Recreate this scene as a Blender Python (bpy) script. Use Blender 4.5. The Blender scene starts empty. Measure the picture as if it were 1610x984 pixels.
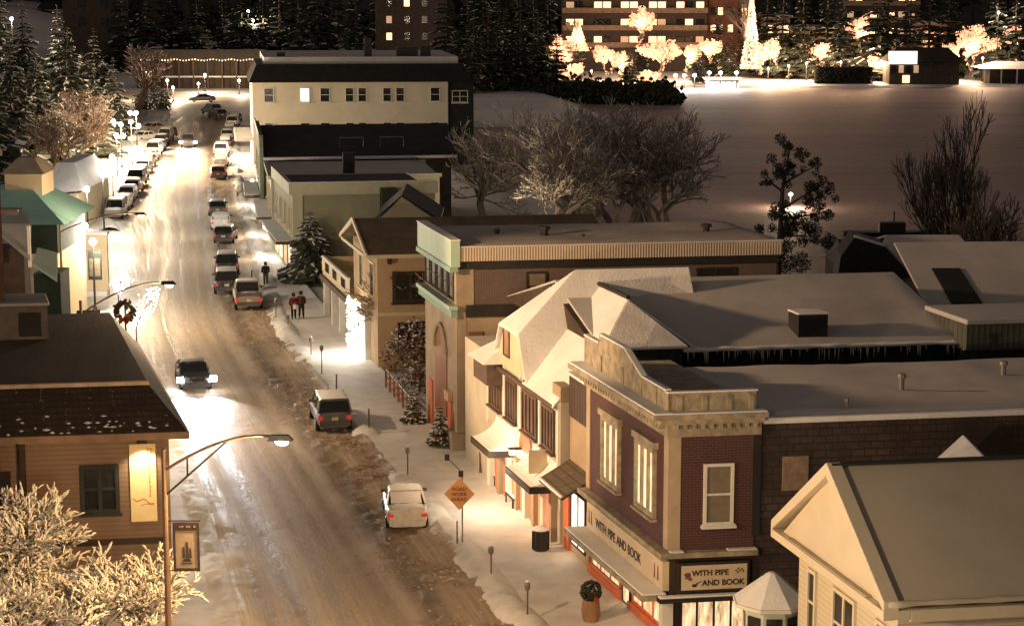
import bpy, bmesh, math, random
from mathutils import Vector, Matrix, noise as mnoise
R = math.radians
scn = bpy.context.scene
COL = scn.collection

# ------------------------------------------------------------------ camera
F, VH, H = 3200., -50., 24.                      # focal length in photo pixels, horizon row, eye height
PT = math.atan((492 - VH) / F); CP, SP = math.cos(PT), math.sin(PT)
cam = bpy.data.objects.new('camera', bpy.data.cameras.new('camera')); COL.objects.link(cam)
cam.location = (0, 0, H); cam.rotation_euler = (R(90) - PT, 0, 0)
cam.data.lens = 36 * F / 1610; cam.data.clip_end = 4000; cam.data.clip_start = .5
scn.camera = cam

# ------------------------------------------------------------------ sky, sun, exposure
wd = bpy.data.worlds.new('World'); scn.world = wd; wd.use_nodes = True
wt = wd.node_tree; wb = wt.nodes['Background']
sk = wt.nodes.new('ShaderNodeTexSky'); sk.sky_type = 'NISHITA'; sk.sun_disc = False
sk.sun_elevation = R(14); sk.sun_rotation = R(-100)
tn = wt.nodes.new('ShaderNodeMix'); tn.data_type = 'RGBA'; tn.blend_type = 'MULTIPLY'; tn.inputs[0].default_value = 1
bw = wt.nodes.new('ShaderNodeRGBToBW')          # town glow on a low cloud: the sky's brightness, tinted warm
wt.links.new(sk.outputs[0], bw.inputs[0]); wt.links.new(bw.outputs[0], tn.inputs[6])
tn.inputs[7].default_value = (1, .79, .68, 1)
wt.links.new(tn.outputs[2], wb.inputs[0]); wb.inputs[1].default_value = SKY_STRENGTH = .053
scn.view_settings.view_transform = 'Standard'; scn.view_settings.look = 'None'
scn.view_settings.gamma = 1; scn.view_settings.use_curve_mapping = False
scn.view_settings.exposure = 0.0
scn.cycles.use_denoising = True; scn.cycles.sample_clamp_indirect = 4; scn.cycles.sample_clamp_direct = 0
scn.cycles.max_bounces = 5; scn.cycles.diffuse_bounces = 2; scn.cycles.glossy_bounces = 2; scn.cycles.caustics_reflective = False

SODIUM, WARM, WHITE = (1, .62, .32), (1, .74, .46), (1, .88, .72)
def lamp(name, loc, power, color=SODIUM, radius=.25, kind='POINT', aim=None, cone=60, blend=.6, parent=None):
    d = bpy.data.lights.new(name, kind); d.energy = power; d.color = color; d.shadow_soft_size = radius
    if kind == 'SPOT': d.spot_size = R(cone); d.spot_blend = blend
    o = bpy.data.objects.new(name, d); COL.objects.link(o); o.location = loc
    if aim is not None:
        o.rotation_euler = (Vector(aim) - Vector(loc)).to_track_quat('-Z', 'Y').to_euler()
    if parent: o.parent = parent; o.location = Vector(loc) - parent.location
    return o
# assumed flood light, added unseen left of the picture to throw long roof shadows
lamp('assumed_flood_lamp', (-25, 81, 16.5), 54000, SODIUM, .6, 'SPOT', (14, 91.5, 10.5), 58, .35)
# assumed bare light, added just below the picture to brighten the yellow house
lamp('assumed_near_light', (-2.5, 46, 9.6), 8000, (1, .72, .44), .2)

# ------------------------------------------------------------------ pixel to place
def ray(u, v):
    b = -(v - 492) / F
    return Vector(((u - 805) / F, CP + b * SP, -SP + b * CP))
def P(u, v, z=0.):                                # the point of height z seen at (u, v)
    d = ray(u, v); t = (z - H) / d.z
    return Vector((d.x * t, d.y * t, z))
def PY(u, v, Y):                                  # the point at depth Y seen at (u, v)
    d = ray(u, v); t = Y / d.y
    return Vector((d.x * t, Y, H + d.z * t))
def interp(T):
    def f(y):
        if y <= T[0][0]: i = 0
        elif y >= T[-1][0]: i = len(T) - 2
        else: i = next(k for k in range(len(T) - 1) if T[k + 1][0] >= y)
        (y0, x0), (y1, x1) = T[i], T[i + 1]
        return x0 + (x1 - x0) * (y - y0) / (y1 - y0)
    return lambda y: (f(y - 6) + 2 * f(y) + f(y + 6)) / 4
XR = interp([(50, 6.2), (72.3, .24), (80.9, -1.9), (92.3, -4.9), (104, -8.0), (119, -11.6), (134.5, -15.6), (157, -19.6), (180, -23.2), (204, -27.5), (243, -33.5), (278, -38.3), (312, -43), (345, -46)])
XL = interp([(50, -5.5), (72, -10.0), (90, -13.9), (110.4, -19), (125, -22.7), (145, -27.1), (164, -31), (184, -35.2), (200, -39.5), (230, -44), (268, -48.5), (300, -51.5), (345, -58)])
XF = interp([(50, 11.2), (70, 5.55), (82.56, 2), (99.7, -2.75), (107, -4.6), (120, -8.0), (139.6, -12.7), (160, -17.5), (175.5, -21), (222, -27.8), (259, -32.9), (312, -40.2), (345, -43)])
def tangent(y): return math.atan2(-(XR(y + 4) - XR(y - 4)), 8)      # rotation about z of a car that drives away

# ------------------------------------------------------------------ materials
MATS = {}
def nodes_of(name):
    m = bpy.data.materials.new(name); m.use_nodes = True
    nt = m.node_tree; return m, nt, nt.nodes['Principled BSDF']
def N(nt, t, **kw):
    n = nt.nodes.new(t)
    for k, v in kw.items(): setattr(n, k, v)
    return n
def mixc(nt, fac, a, b):
    n = N(nt, 'ShaderNodeMix', data_type='RGBA')
    for s, x in ((0, fac), (6, a), (7, b)):
        if hasattr(x, 'is_output'): nt.links.new(x, n.inputs[s])
        elif isinstance(x, (int, float)): n.inputs[s].default_value = x
        else: n.inputs[s].default_value = (*x[:3], 1)
    return n.outputs[2]
def noise(nt, vec, scale, detail=4, rough=.6):
    n = N(nt, 'ShaderNodeTexNoise'); n.inputs['Scale'].default_value = scale; n.inputs['Detail'].default_value = detail
    n.inputs['Roughness'].default_value = rough
    if vec is not None: nt.links.new(vec, n.inputs['Vector'])
    return n.outputs[0]
def ramp(nt, src, a, b):
    n = N(nt, 'ShaderNodeMapRange'); nt.links.new(src, n.inputs[0]); n.inputs[1].default_value = a; n.inputs[2].default_value = b
    return n.outputs[0]
def math_(nt, op, a, b=0.):
    n = N(nt, 'ShaderNodeMath', operation=op)
    for i, x in enumerate((a, b)):
        if hasattr(x, 'is_output'): nt.links.new(x, n.inputs[i])
        else: n.inputs[i].default_value = x
    return n.outputs[0]
def bump(nt, bs, h, strength=.4, dist=.05):
    n = N(nt, 'ShaderNodeBump'); n.inputs['Strength'].default_value = strength; n.inputs['Distance'].default_value = dist
    nt.links.new(h, n.inputs['Height']); nt.links.new(n.outputs[0], bs.inputs['Normal'])
def M(name, col, rough=.75, var=.35, scale=1.2, bmp=.25, bscale=14, metal=0., pattern=None, spec=.3, period=.2):
    if name in MATS: return MATS[name]
    m, nt, bs = nodes_of(name); tc = N(nt, 'ShaderNodeTexCoord').outputs['Object']
    n1 = noise(nt, tc, scale); n2 = noise(nt, tc, bscale, 5)
    dk = [c * (1 - var) for c in col]; lt = [min(.95, c * (1 + var * .6)) for c in col]
    c = mixc(nt, ramp(nt, n1, .3, .7), dk, lt)
    c = mixc(nt, math_(nt, 'MULTIPLY', ramp(nt, n2, .45, .75), .3), c, dk)
    h = n2
    if pattern in ('brick', 'block', 'shingle'):
        sx = N(nt, 'ShaderNodeSeparateXYZ'); nt.links.new(tc, sx.inputs[0])
        cb = N(nt, 'ShaderNodeCombineXYZ'); nt.links.new(math_(nt, 'ADD', sx.outputs[0], sx.outputs[1]), cb.inputs[0]); nt.links.new(sx.outputs[2], cb.inputs[1])
        br = N(nt, 'ShaderNodeTexBrick'); nt.links.new(cb.outputs[0], br.inputs[0]); br.inputs['Scale'].default_value = 1
        w, hh, mo = {'brick': (.30, .10, .012), 'block': (.55, .27, .022), 'shingle': (.34, .19, .02)}[pattern]
        br.inputs['Brick Width'].default_value = w; br.inputs['Row Height'].default_value = hh; br.inputs['Mortar Size'].default_value = mo
        nt.links.new(c, br.inputs['Color1'])
        nt.links.new(mixc(nt, .45, c, dk), br.inputs['Color2'])
        br.inputs['Mortar'].default_value = (*[x * (.45 if pattern != 'brick' else 1.5) for x in col], 1)
        c = br.outputs[0]
        h = math_(nt, 'ADD', math_(nt, 'MULTIPLY', br.outputs[1], -1.2), n2)
    elif pattern in ('siding', 'boards', 'corrugated'):
        wv = N(nt, 'ShaderNodeTexWave', wave_type='BANDS', wave_profile='SAW' if pattern == 'siding' else 'SIN')
        if pattern == 'siding': wv.bands_direction = 'Z'; src = tc
        else:
            wv.bands_direction = 'X'
            sx = N(nt, 'ShaderNodeSeparateXYZ'); nt.links.new(tc, sx.inputs[0]); cb = N(nt, 'ShaderNodeCombineXYZ')
            nt.links.new(math_(nt, 'ADD', sx.outputs[0], sx.outputs[1]), cb.inputs[0]); src = cb.outputs[0]
        nt.links.new(src, wv.inputs[0]); wv.inputs['Scale'].default_value = .314 / period; wv.inputs['Distortion'].default_value = .15
        h = math_(nt, 'ADD', wv.outputs[1], math_(nt, 'MULTIPLY', n2, .4))
        c = mixc(nt, math_(nt, 'MULTIPLY', ramp(nt, wv.outputs[1], .72, 1), .75), c, [k * .6 for k in dk])
        bmp = max(bmp, .5)
    nt.links.new(c, bs.inputs['Base Color']); bs.inputs['Roughness'].default_value = rough; bs.inputs['Metallic'].default_value = metal
    bs.inputs['Specular IOR Level'].default_value = spec
    if bmp: bump(nt, bs, h, bmp, .04)
    MATS[name] = m; return m
def GLOW(name, col, strength, streaks=0.):
    if name in MATS: return MATS[name]
    m, nt, bs = nodes_of(name); bs.inputs['Base Color'].default_value = (*[c * .6 for c in col], 1)
    bs.inputs['Emission Color'].default_value = (*col, 1); bs.inputs['Emission Strength'].default_value = strength
    if streaks:                                   # curtains and goods behind a lit pane
        tc = N(nt, 'ShaderNodeTexCoord').outputs['Object']
        mp = N(nt, 'ShaderNodeMapping'); nt.links.new(tc, mp.inputs[0]); mp.inputs['Scale'].default_value = (3, 3, .8)
        f = ramp(nt, noise(nt, mp.outputs[0], 1.6, 3), .35, .62)
        nt.links.new(mixc(nt, f, [c * (1 - streaks) for c in col], col), bs.inputs['Emission Color'])
    m.cycles.emission_sampling = 'AUTO'
    MATS[name] = m; return m
def SNOW(name='snow', col=(.80, .80, .80), dirt=.12, scale=.7, bmp=.4):
    if name in MATS: return MATS[name]
    m, nt, bs = nodes_of(name); tc = N(nt, 'ShaderNodeTexCoord').outputs['Object']
    n1, n2 = noise(nt, tc, scale, 5), noise(nt, tc, 9, 5)
    c = mixc(nt, math_(nt, 'MULTIPLY', ramp(nt, n1, .4, .75), dirt * 4), col, [k * .62 for k in col])
    nt.links.new(c, bs.inputs['Base Color']); bs.inputs['Roughness'].default_value = .65; bs.inputs['Specular IOR Level'].default_value = .25
    bump(nt, bs, math_(nt, 'ADD', n2, math_(nt, 'MULTIPLY', n1, 2)), bmp, .05)
    MATS[name] = m; return m
def PAINT(name, col, rough=.3):
    if name in MATS: return MATS[name]
    m, nt, bs = nodes_of(name); tc = N(nt, 'ShaderNodeTexCoord').outputs['Object']
    f = ramp(nt, noise(nt, tc, 5, 5), .45, .7)
    nt.links.new(mixc(nt, math_(nt, 'MULTIPLY', f, .45), col, (.30, .26, .22)), bs.inputs['Base Color'])   # road salt
    nt.links.new(math_(nt, 'ADD', math_(nt, 'MULTIPLY', f, .4), rough), bs.inputs['Roughness'])
    MATS[name] = m; return m

snow = SNOW(); roofsnow = SNOW('roof snow', (.50, .48, .465), .16, .25, .18)
glass = M('dark glass', (.018, .019, .018), .12, .2, 2, 0, spec=.6)
darkwood = M('dark wood', (.05, .035, .025), .8); blackish = M('black metal', (.02, .02, .02), .5, .2)
steel = M('galvanised steel', (.20, .19, .17), .5, .2, metal=.3); bark = M('bark', (.09, .07, .055), .9)
cream = M('cream paint', (.62, .55, .40), .7, .12); white = M('white paint', (.70, .68, .62), .6, .12)

# ------------------------------------------------------------------ mesh builder
def ident(p): return Vector(p)
class MB:
    def __init__(s, T=None): s.v = []; s.f = []; s.mi = []; s.T = T or ident; s.cur = 0; s.uv = None
    def pts(s, L): i = len(s.v); s.v += [s.T(p) for p in L]; return i
    def face(s, L):
        i = s.pts(L); s.f.append(tuple(range(i, i + len(L)))); s.mi.append(s.cur); return s
    def box(s, a0, a1, b0, b1, z0, z1):
        i = s.pts([(a, b, z) for z in (z0, z1) for a, b in ((a0, b0), (a1, b0), (a1, b1), (a0, b1))])
        for q in ((3, 2, 1, 0), (4, 5, 6, 7), (0, 1, 5, 4), (1, 2, 6, 5), (2, 3, 7, 6), (3, 0, 4, 7)):
            s.f.append(tuple(i + k for k in q)); s.mi.append(s.cur)
        return s
    def prism(s, base, top):                       # two rings of equal length, capped
        n = len(base); i = s.pts(list(base) + list(top))
        s.f.append(tuple(range(i, i + n))); s.f.append(tuple(range(i + 2 * n - 1, i + n - 1, -1)))
        for k in range(n): j = (k + 1) % n; s.f.append((i + k, i + j, i + n + j, i + n + k))
        s.mi += [s.cur] * (n + 2); return s
    def slab(s, poly, t=.1):                       # a sheet with thickness, grown downward
        return s.prism(poly, [(p[0], p[1], p[2] - t) for p in poly])
    def tube(s, pts, r, n=6, cap=True):
        pts = [s.T(p) for p in pts]; rs = r if isinstance(r, (list, tuple)) else [r] * len(pts)
        rings = []
        for k, p in enumerate(pts):
            d = (pts[min(k + 1, len(pts) - 1)] - pts[max(k - 1, 0)])
            d = d.normalized() if d.length > 1e-9 else Vector((0, 0, 1))
            x = d.cross(Vector((0, 0, 1)) if abs(d.z) < .95 else Vector((1, 0, 0))).normalized(); y = d.cross(x)
            i = len(s.v); s.v += [p + (x * math.cos(2 * math.pi * j / n) + y * math.sin(2 * math.pi * j / n)) * rs[k] for j in range(n)]
            rings.append(i)
        for a, b in zip(rings, rings[1:]):
            for j in range(n): s.f.append((a + j, a + (j + 1) % n, b + (j + 1) % n, b + j)); s.mi.append(s.cur)
        if cap:
            s.f.append(tuple(range(rings[0], rings[0] + n))); s.f.append(tuple(range(rings[-1] + n - 1, rings[-1] - 1, -1))); s.mi += [s.cur] * 2
        return s
    def lathe(s, prof, n=12, c=(0, 0, 0)):         # profile of (r, z)
        c = Vector(c); i = len(s.v)
        for r, z in prof:
            s.v += [s.T((c.x + r * math.cos(2 * math.pi * j / n), c.y + r * math.sin(2 * math.pi * j / n), c.z + z)) for j in range(n)]
        for k in range(len(prof) - 1):
            for j in range(n):
                a = i + k * n; b = a + n; s.f.append((a + j, a + (j + 1) % n, b + (j + 1) % n, b + j)); s.mi.append(s.cur)
        s.f.append(tuple(range(i, i + n))[::-1]); s.f.append(tuple(range(i + (len(prof) - 1) * n, i + len(prof) * n))); s.mi += [s.cur] * 2
        return s
    def blob(s, c, r, rnd, sx=1, sy=1, sz=1):      # a jittered octahedron
        c = Vector(c); i = len(s.v)
        for d in ((1, 0, 0), (0, 1, 0), (-1, 0, 0), (0, -1, 0), (0, 0, 1), (0, 0, -1)):
            k = r * rnd.uniform(.7, 1.3); s.v.append(s.T((c.x + d[0] * k * sx, c.y + d[1] * k * sy, c.z + d[2] * k * sz)))
        for k in range(4):
            j = (k + 1) % 4; s.f += [(i + k, i + j, i + 4), (i + j, i + k, i + 5)]; s.mi += [s.cur] * 2
        return s
    def build(s, name, m, parent=None, loc=None, smooth=False, fix=True):
        me = bpy.data.meshes.new(name)
        off = Vector(loc) if loc is not None else Vector((0, 0, 0))
        if parent is not None:
            q = parent
            while q is not None: off = off + q.location; q = q.parent
        me.from_pydata([p - off for p in s.v], [], s.f)
        for k in (m if isinstance(m, (list, tuple)) else [m]): me.materials.append(k)
        if any(s.mi): me.polygons.foreach_set('material_index', s.mi)
        if fix:
            bm = bmesh.new(); bm.from_mesh(me); bmesh.ops.recalc_face_normals(bm, faces=bm.faces); bm.to_mesh(me); bm.free()
        if smooth: me.polygons.foreach_set('use_smooth', [True] * len(me.polygons))
        o = bpy.data.objects.new(name, me); COL.objects.link(o)
        if loc is not None: o.location = loc
        if parent is not None: o.parent = parent
        if len(s.v) < 130 and not smooth and ('snow' in me.materials[0].name or name in ('cornice', 'parapet', 'shop_canopy', 'belt_course', 'pillar', 'wall')):
            b = o.modifiers.new('edge', 'BEVEL'); b.width = .05 if 'snow' in me.materials[0].name else .02; b.segments = 2; b.limit_method = 'ANGLE'
        return o
def tag(o, label, cat=None, group=None, kind=None):
    if label: o['label'] = label
    if cat: o['category'] = cat
    if group: o['group'] = group
    if kind: o['kind'] = kind
    return o
def thing(name, label, cat, loc=(0, 0, 0), rz=0., group=None):
    o = bpy.data.objects.new(name, None); COL.objects.link(o); o.location = loc; o.rotation_euler = (0, 0, rz); o.empty_display_size = .3
    return tag(o, label, cat, group)
def dup(root, loc, rz=0., label=None, scale=None, group=None):
    def cp(o, par):
        c = o.copy(); COL.objects.link(c)
        if par: c.parent = par
        for ch in o.children: cp(ch, c)
        return c
    r = cp(root, None); r.location = loc; r.rotation_euler = (0, 0, rz)
    if label: r['label'] = label
    if group: r['group'] = group
    if scale: r.scale = scale if isinstance(scale, tuple) else (scale,) * 3
    return r
class Fr:                                          # a building's own frame: a along the street front (away), b inward, z up
    def __init__(s, O, far, cross=(.988, .153)):
        s.O = Vector((O[0], O[1])); d = Vector((far[0], far[1])) - s.O; s.len = d.length; s.S = d.normalized(); s.C = Vector(cross).normalized()
    def w(s, p): q = s.O + s.S * p[0] + s.C * p[1]; return Vector((q.x, q.y, p[2]))
    def mb(s): return MB(s.w)
    def loc(s): return (s.O.x, s.O.y, 0)
def side_box(mb, side, c0, c1, p0, p1, z0, z1, plane=0.):   # p = distance proud of the wall
    if side == 'f': mb.box(c0, c1, plane - p1, plane - p0, z0, z1)
    else: mb.box(plane - p1, plane - p0, c0, c1, z0, z1)
def window(fr, root, side, c0, c1, z0, z1, plane=0., nx=1, nz=2, fm=None, gm=None, sill=True, t=.07, proud=.07, name='window', snowy=False, label=None):
    mb = fr.mb()
    for x0, x1, y0, y1 in ((c0, c0 + t, z0, z1), (c1 - t, c1, z0, z1), (c0 + t, c1 - t, z0, z0 + t), (c0 + t, c1 - t, z1 - t, z1)): side_box(mb, side, x0, x1, .002, proud, y0, y1, plane)
    for k in range(1, nx): x = c0 + (c1 - c0) * k / nx; side_box(mb, side, x - t * .45, x + t * .45, .002, proud * .9, z0 + t, z1 - t, plane)
    for k in range(1, nz): z = z0 + (z1 - z0) * k / nz; side_box(mb, side, c0 + t, c1 - t, .002, proud * .7, z - t * .35, z + t * .35, plane)
    o = mb.build(name, fm or darkwood, root)
    if label: o['label'] = label
    mb = fr.mb(); side_box(mb, side, c0 + t * .5, c1 - t * .5, .001, .025, z0 + t * .5, z1 - t * .5, plane); mb.build('pane', gm or glass, o)
    if sill: mb = fr.mb(); side_box(mb, side, c0 - .08, c1 + .08, .002, proud + .1, z0 - .1, z0 - .003, plane); mb.build('sill', fm or darkwood, o)
    if snowy: mb = fr.mb(); side_box(mb, side, c0 - .06, c1 + .06, .03, proud + .09, z0 - .002, z0 + .05, plane); mb.build('snow', snow, o)
    return o
def text(s, parent, origin, xdir, size, m, name='lettering', normal=None, yscale=1., align='LEFT', bold=.004):
    cu = bpy.data.curves.new(name, 'FONT'); cu.body = s; cu.size = size; cu.extrude = .006; cu.offset = bold; cu.align_x = align
    cu.materials.append(m); o = bpy.data.objects.new(name, cu); COL.objects.link(o)
    x = Vector((xdir[0], xdir[1], 0)).normalized(); z = Vector((0, 0, 1)); n = x.cross(z)
    mat = Matrix(((x.x, z.x, n.x), (x.y, z.y, n.y), (x.z, z.z, n.z))).to_4x4() @ Matrix.Diagonal((1, yscale, 1, 1))
    off = Vector((0, 0, 0)); q = parent
    while q is not None: off = off + q.location; q = q.parent
    mat.translation = Vector(origin) - off
    dg = bpy.context.evaluated_depsgraph_get(); me = bpy.data.meshes.new_from_object(o.evaluated_get(dg)); bpy.data.objects.remove(o)
    if not me.materials: me.materials.append(m)
    o = bpy.data.objects.new(name, me); COL.objects.link(o); o.parent = parent; o.matrix_basis = mat
    return o
# ------------------------------------------------------------------ the setting: terrain, road, pavements, lake
rnd = random.Random(7)
def nz(x, y, s=1., z=0.): return mnoise.noise(Vector((x * s, y * s, z)))
def sstep(a, b, x): t = max(0, min(1, (x - a) / (b - a))); return t * t * (3 - 2 * t)
def shore_y(x): return 462 + 10 * nz(x, 0, .02) - .10 * max(0, x - 90)
def ground_z(x, y):
    near = sstep(XF(y) + 26, XF(y) + 44, x) if y < 345 else sstep(8, 30, x + (y - 345) * .1)
    far = sstep(shore_y(x) - 3, shore_y(x) + 4, y)
    z = -.06 - 5.0 * near * (1 - far) - 2.1 * far * near
    z += far * sstep(480, 560, y) * 4
    if y > 165: z += sstep(0, 70, XL(min(y, 345)) - 22 - x) * 11 * sstep(165, 260, y)
    z += sstep(560, 1100, y) * 45
    return z
def grid(xs, ys, fz, name, m, uv=False, kind='structure', attr=None, fx=None):
    nx = len(xs); V = []; A = []
    for j, y in enumerate(ys):
        for x in xs:
            X = fx(x, y) if fx else x
            V.append((X, y, fz(x, y)))
            if attr: A.append(attr(x, y))
    Fc = [(j * nx + i, j * nx + i + 1, (j + 1) * nx + i + 1, (j + 1) * nx + i) for j in range(len(ys) - 1) for i in range(nx - 1)]
    me = bpy.data.meshes.new(name); me.from_pydata(V, [], Fc); me.materials.append(m)
    me.polygons.foreach_set('use_smooth', [True] * len(Fc))
    if attr:
        for k in range(len(A[0])): me.attributes.new('abc'[k], 'FLOAT', 'POINT').data.foreach_set('value', [q[k] for q in A])
    if uv:
        l = me.uv_layers.new(name='UV'); loops = [0] * (len(me.loops) * 2)
        for k, lp in enumerate(me.loops): i = lp.vertex_index; loops[2 * k] = xs[i % nx]; loops[2 * k + 1] = ys[i // nx]
        l.data.foreach_set('uv', loops)
    o = bpy.data.objects.new(name, me); COL.objects.link(o); tag(o, None, None, None, kind); return o
def frange(a, b, s): n = max(1, round((b - a) / s)); return [a + (b - a) * k / n for k in range(n + 1)]

gs = SNOW('ground snow', (.70, .69, .68), .14, .08)
grid(frange(-300, 300, 6), frange(20, 130, 5) + frange(133, 560, 4)[0:] + frange(575, 900, 25), ground_z, 'ground', gs)
# forested hill country beyond the far shore
hm, nt, bs = nodes_of('dark forest'); tc = N(nt, 'ShaderNodeTexCoord').outputs['Object']
nt.links.new(mixc(nt, ramp(nt, noise(nt, tc, .12, 6), .4, .65), (.012, .014, .010), (.05, .045, .035)), bs.inputs['Base Color']); bs.inputs['Roughness'].default_value = 1
grid(frange(-300, 300, 12), frange(590, 900, 20), lambda x, y: ground_z(x, y) + 7 + 5 * nz(x, y, .03), 'hill', hm)

# frozen lake: wind-packed snow, darker bare ice in long streaks, ski tracks
lm, nt, bs = nodes_of('lake ice'); tc = N(nt, 'ShaderNodeTexCoord').outputs['Object']
mp = N(nt, 'ShaderNodeMapping'); nt.links.new(tc, mp.inputs[0]); mp.inputs['Scale'].default_value = (.008, .05, 1)
a = noise(nt, mp.outputs[0], 1, 6, .65)
mp2 = N(nt, 'ShaderNodeMapping'); nt.links.new(tc, mp2.inputs[0]); mp2.inputs['Scale'].default_value = (.004, .35, 1); mp2.inputs['Rotation'].default_value = (0, 0, .06)
b2 = noise(nt, mp2.outputs[0], 1, 3)
c = mixc(nt, ramp(nt, a, .36, .66), (.27, .185, .178), (.37, .275, .26))
c = mixc(nt, math_(nt, 'MULTIPLY', ramp(nt, b2, .60, .68), .15), c, (.22, .17, .165))
dr = noise(nt, tc, .35, 8, .7); c = mixc(nt, math_(nt, 'MULTIPLY', ramp(nt, dr, .54, .70), .4), c, (.27, .21, .20))
for sc_, ang, off in ((.021, .12, 3.), (.017, -.09, 9.)):          # packed trails across the ice
    mp3 = N(nt, 'ShaderNodeMapping'); nt.links.new(tc, mp3.inputs[0]); mp3.inputs['Rotation'].default_value = (0, 0, ang); mp3.inputs['Scale'].default_value = (.1, 1, 1); mp3.inputs['Location'].default_value = (off, off, 0)
    wv = N(nt, 'ShaderNodeTexWave', wave_type='BANDS', bands_direction='Y'); nt.links.new(mp3.outputs[0], wv.inputs[0]); wv.inputs['Scale'].default_value = sc_ * .3; wv.inputs['Distortion'].default_value = 2.2; wv.inputs['Detail'].default_value = 3; wv.inputs['Detail Scale'].default_value = .6
    c = mixc(nt, math_(nt, 'MULTIPLY', ramp(nt, wv.outputs[1], .990, .999), .22), c, (.14, .12, .115))
nt.links.new(c, bs.inputs['Base Color']); bs.inputs['Roughness'].default_value = .62; bump(nt, bs, math_(nt, 'ADD', noise(nt, tc, .6, 8, .7), dr), .8, .3)
grid(frange(-60, 300, 10), frange(60, 470, 10), lambda x, y: -2.6, 'lake', lm)

# the street: packed snow, wheel lanes worn to brown slush, rough parking lane on the right
def lat(u, y): return XL(y) + (XR(y) - XL(y)) * u
def width(y): return XR(y) - XL(y)
RUTS = [(2.75, .6, 1.2), (4.3, .35, .65), (5.2, .2, .4), (6.3, .3, .5), (7.7, .45, .75), (9.1, .3, .4)]      # metres left of the right kerb
def road_d(u, y): return (1 - u) * width(y)
def road_z(u, y):
    d = road_d(u, y); x = lat(u, y); z = 0
    pk = 1 - sstep(2.4, 3.4, d + .5 * nz(x, y, .2))
    z += pk * (.08 + .09 * nz(x, y, 1.1) + .085 * nz(x + 9, y * .7, 3.3) + .10 * max(0, nz(x, y, .33)))
    z += .16 * sstep(.55, 0, d) + .015 * nz(x, y, 1.5)
    for c, w, k in RUTS: z -= .025 * k * math.exp(-((d - c + .25 * nz(0, y, .06)) / w) ** 2)
    e = u * width(y); z += .16 * sstep(1.6, .2, e) * (.7 + .4 * nz(x, y, .35))
    return z
def road_attr(u, y):
    d = road_d(u, y); x = lat(u, y); e = u * width(y)
    rut = sum(k * math.exp(-((d - c + .35 * nz(0, y, .05, c)) / w) ** 2) for c, w, k in RUTS)
    pk = 1 - sstep(2.8, 4.4, d + .9 * nz(x, y, .25))
    churn = pk * sstep(-.12, .42, nz(x, y, .22) + .55 * nz(x + 30, y, .9) + .3 * nz(x, y + 40, 2.2))
    edge = sstep(1.5, .2, e) + .9 * sstep(.5, 0, d)
    crown = .85 * math.exp(-((d - 6.95) / .42) ** 2) + .75 * math.exp(-((d - 8.5) / .38) ** 2) + .35 * math.exp(-((d - 3.6) / .35) ** 2)  # packed snow stripes, whitened to stand for headlight reflections
    return (min(1, rut), min(1, churn), min(1, edge + crown * (.6 + .5 * nz(0, y, .09))))
rm, nt, bs = nodes_of('road snow')
uv = N(nt, 'ShaderNodeUVMap').outputs[0]
def attr(nt, n_): k = N(nt, 'ShaderNodeAttribute', attribute_name=n_); return k.outputs['Fac']
def streak(sx, sy, sc, det=5):
    mp = N(nt, 'ShaderNodeMapping'); nt.links.new(uv, mp.inputs[0]); mp.inputs['Scale'].default_value = (sx, sy, 1); return noise(nt, mp.outputs[0], sc, det)
tc = N(nt, 'ShaderNodeTexCoord').outputs['Object']
s1, s2, n1, n2 = streak(60, .10, 1, 6), streak(160, .25, 1, 4), noise(nt, tc, 1.1, 7), noise(nt, tc, 6, 6)
c = mixc(nt, ramp(nt, s1, .35, .65), (.29, .215, .14), (.48, .385, .28))
c = mixc(nt, math_(nt, 'MULTIPLY', ramp(nt, s2, .5, .7), .4), c, (.50, .40, .29))
c = mixc(nt, math_(nt, 'MULTIPLY', attr(nt, 'a'), ramp(nt, math_(nt, 'ADD', s1, math_(nt, 'MULTIPLY', n1, .5)), .45, .95)), c, (.11, .08, .055))
c = mixc(nt, math_(nt, 'MULTIPLY', attr(nt, 'c'), ramp(nt, math_(nt, 'ADD', s2, math_(nt, 'MULTIPLY', n1, .6)), .5, .95)), c, (.78, .74, .68))
pk = N(nt, 'ShaderNodeTexNoise'); pk.inputs['Scale'].default_value = 1.6; pk.inputs['Detail'].default_value = 8; pk.inputs['Roughness'].default_value = .72; nt.links.new(tc, pk.inputs[0])
c = mixc(nt, math_(nt, 'MULTIPLY', attr(nt, 'b'), ramp(nt, pk.outputs[0], .40, .56)), c, (.205, .13, .078))
c = mixc(nt, math_(nt, 'MULTIPLY', math_(nt, 'MULTIPLY', attr(nt, 'b'), 1.), ramp(nt, n2, .56, .66)), c, (.66, .60, .52))
nt.links.new(c, bs.inputs['Base Color'])
nt.links.new(ramp(nt, math_(nt, 'ADD', s1, math_(nt, 'MULTIPLY', attr(nt, 'a'), -.3)), -.2, .9), bs.inputs['Roughness'])
bs.inputs['Specular IOR Level'].default_value = .14
bump(nt, bs, math_(nt, 'ADD', n2, math_(nt, 'MULTIPLY', pk.outputs[0], 1.5)), .6, .05)
grid(frange(0, 1, 1 / 62), frange(52, 150, .3) + frange(150.6, 345, .9), road_z, 'road', rm, True, 'structure', road_attr, lat)
# the square at the head of the street, where the road swings left
sq = SNOW('worn snow', (.52, .45, .36), .2, .12)
mb = MB(); mb.face([(-62, 336, .012), (-42, 336, .012), (-40, 372, .012), (-50, 400, .012), (-80, 402, .012), (-100, 380, .012), (-98, 348, .012), (-70, 344, .012)])
tag(mb.build('square', sq, fix=False), None, kind='structure')

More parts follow.
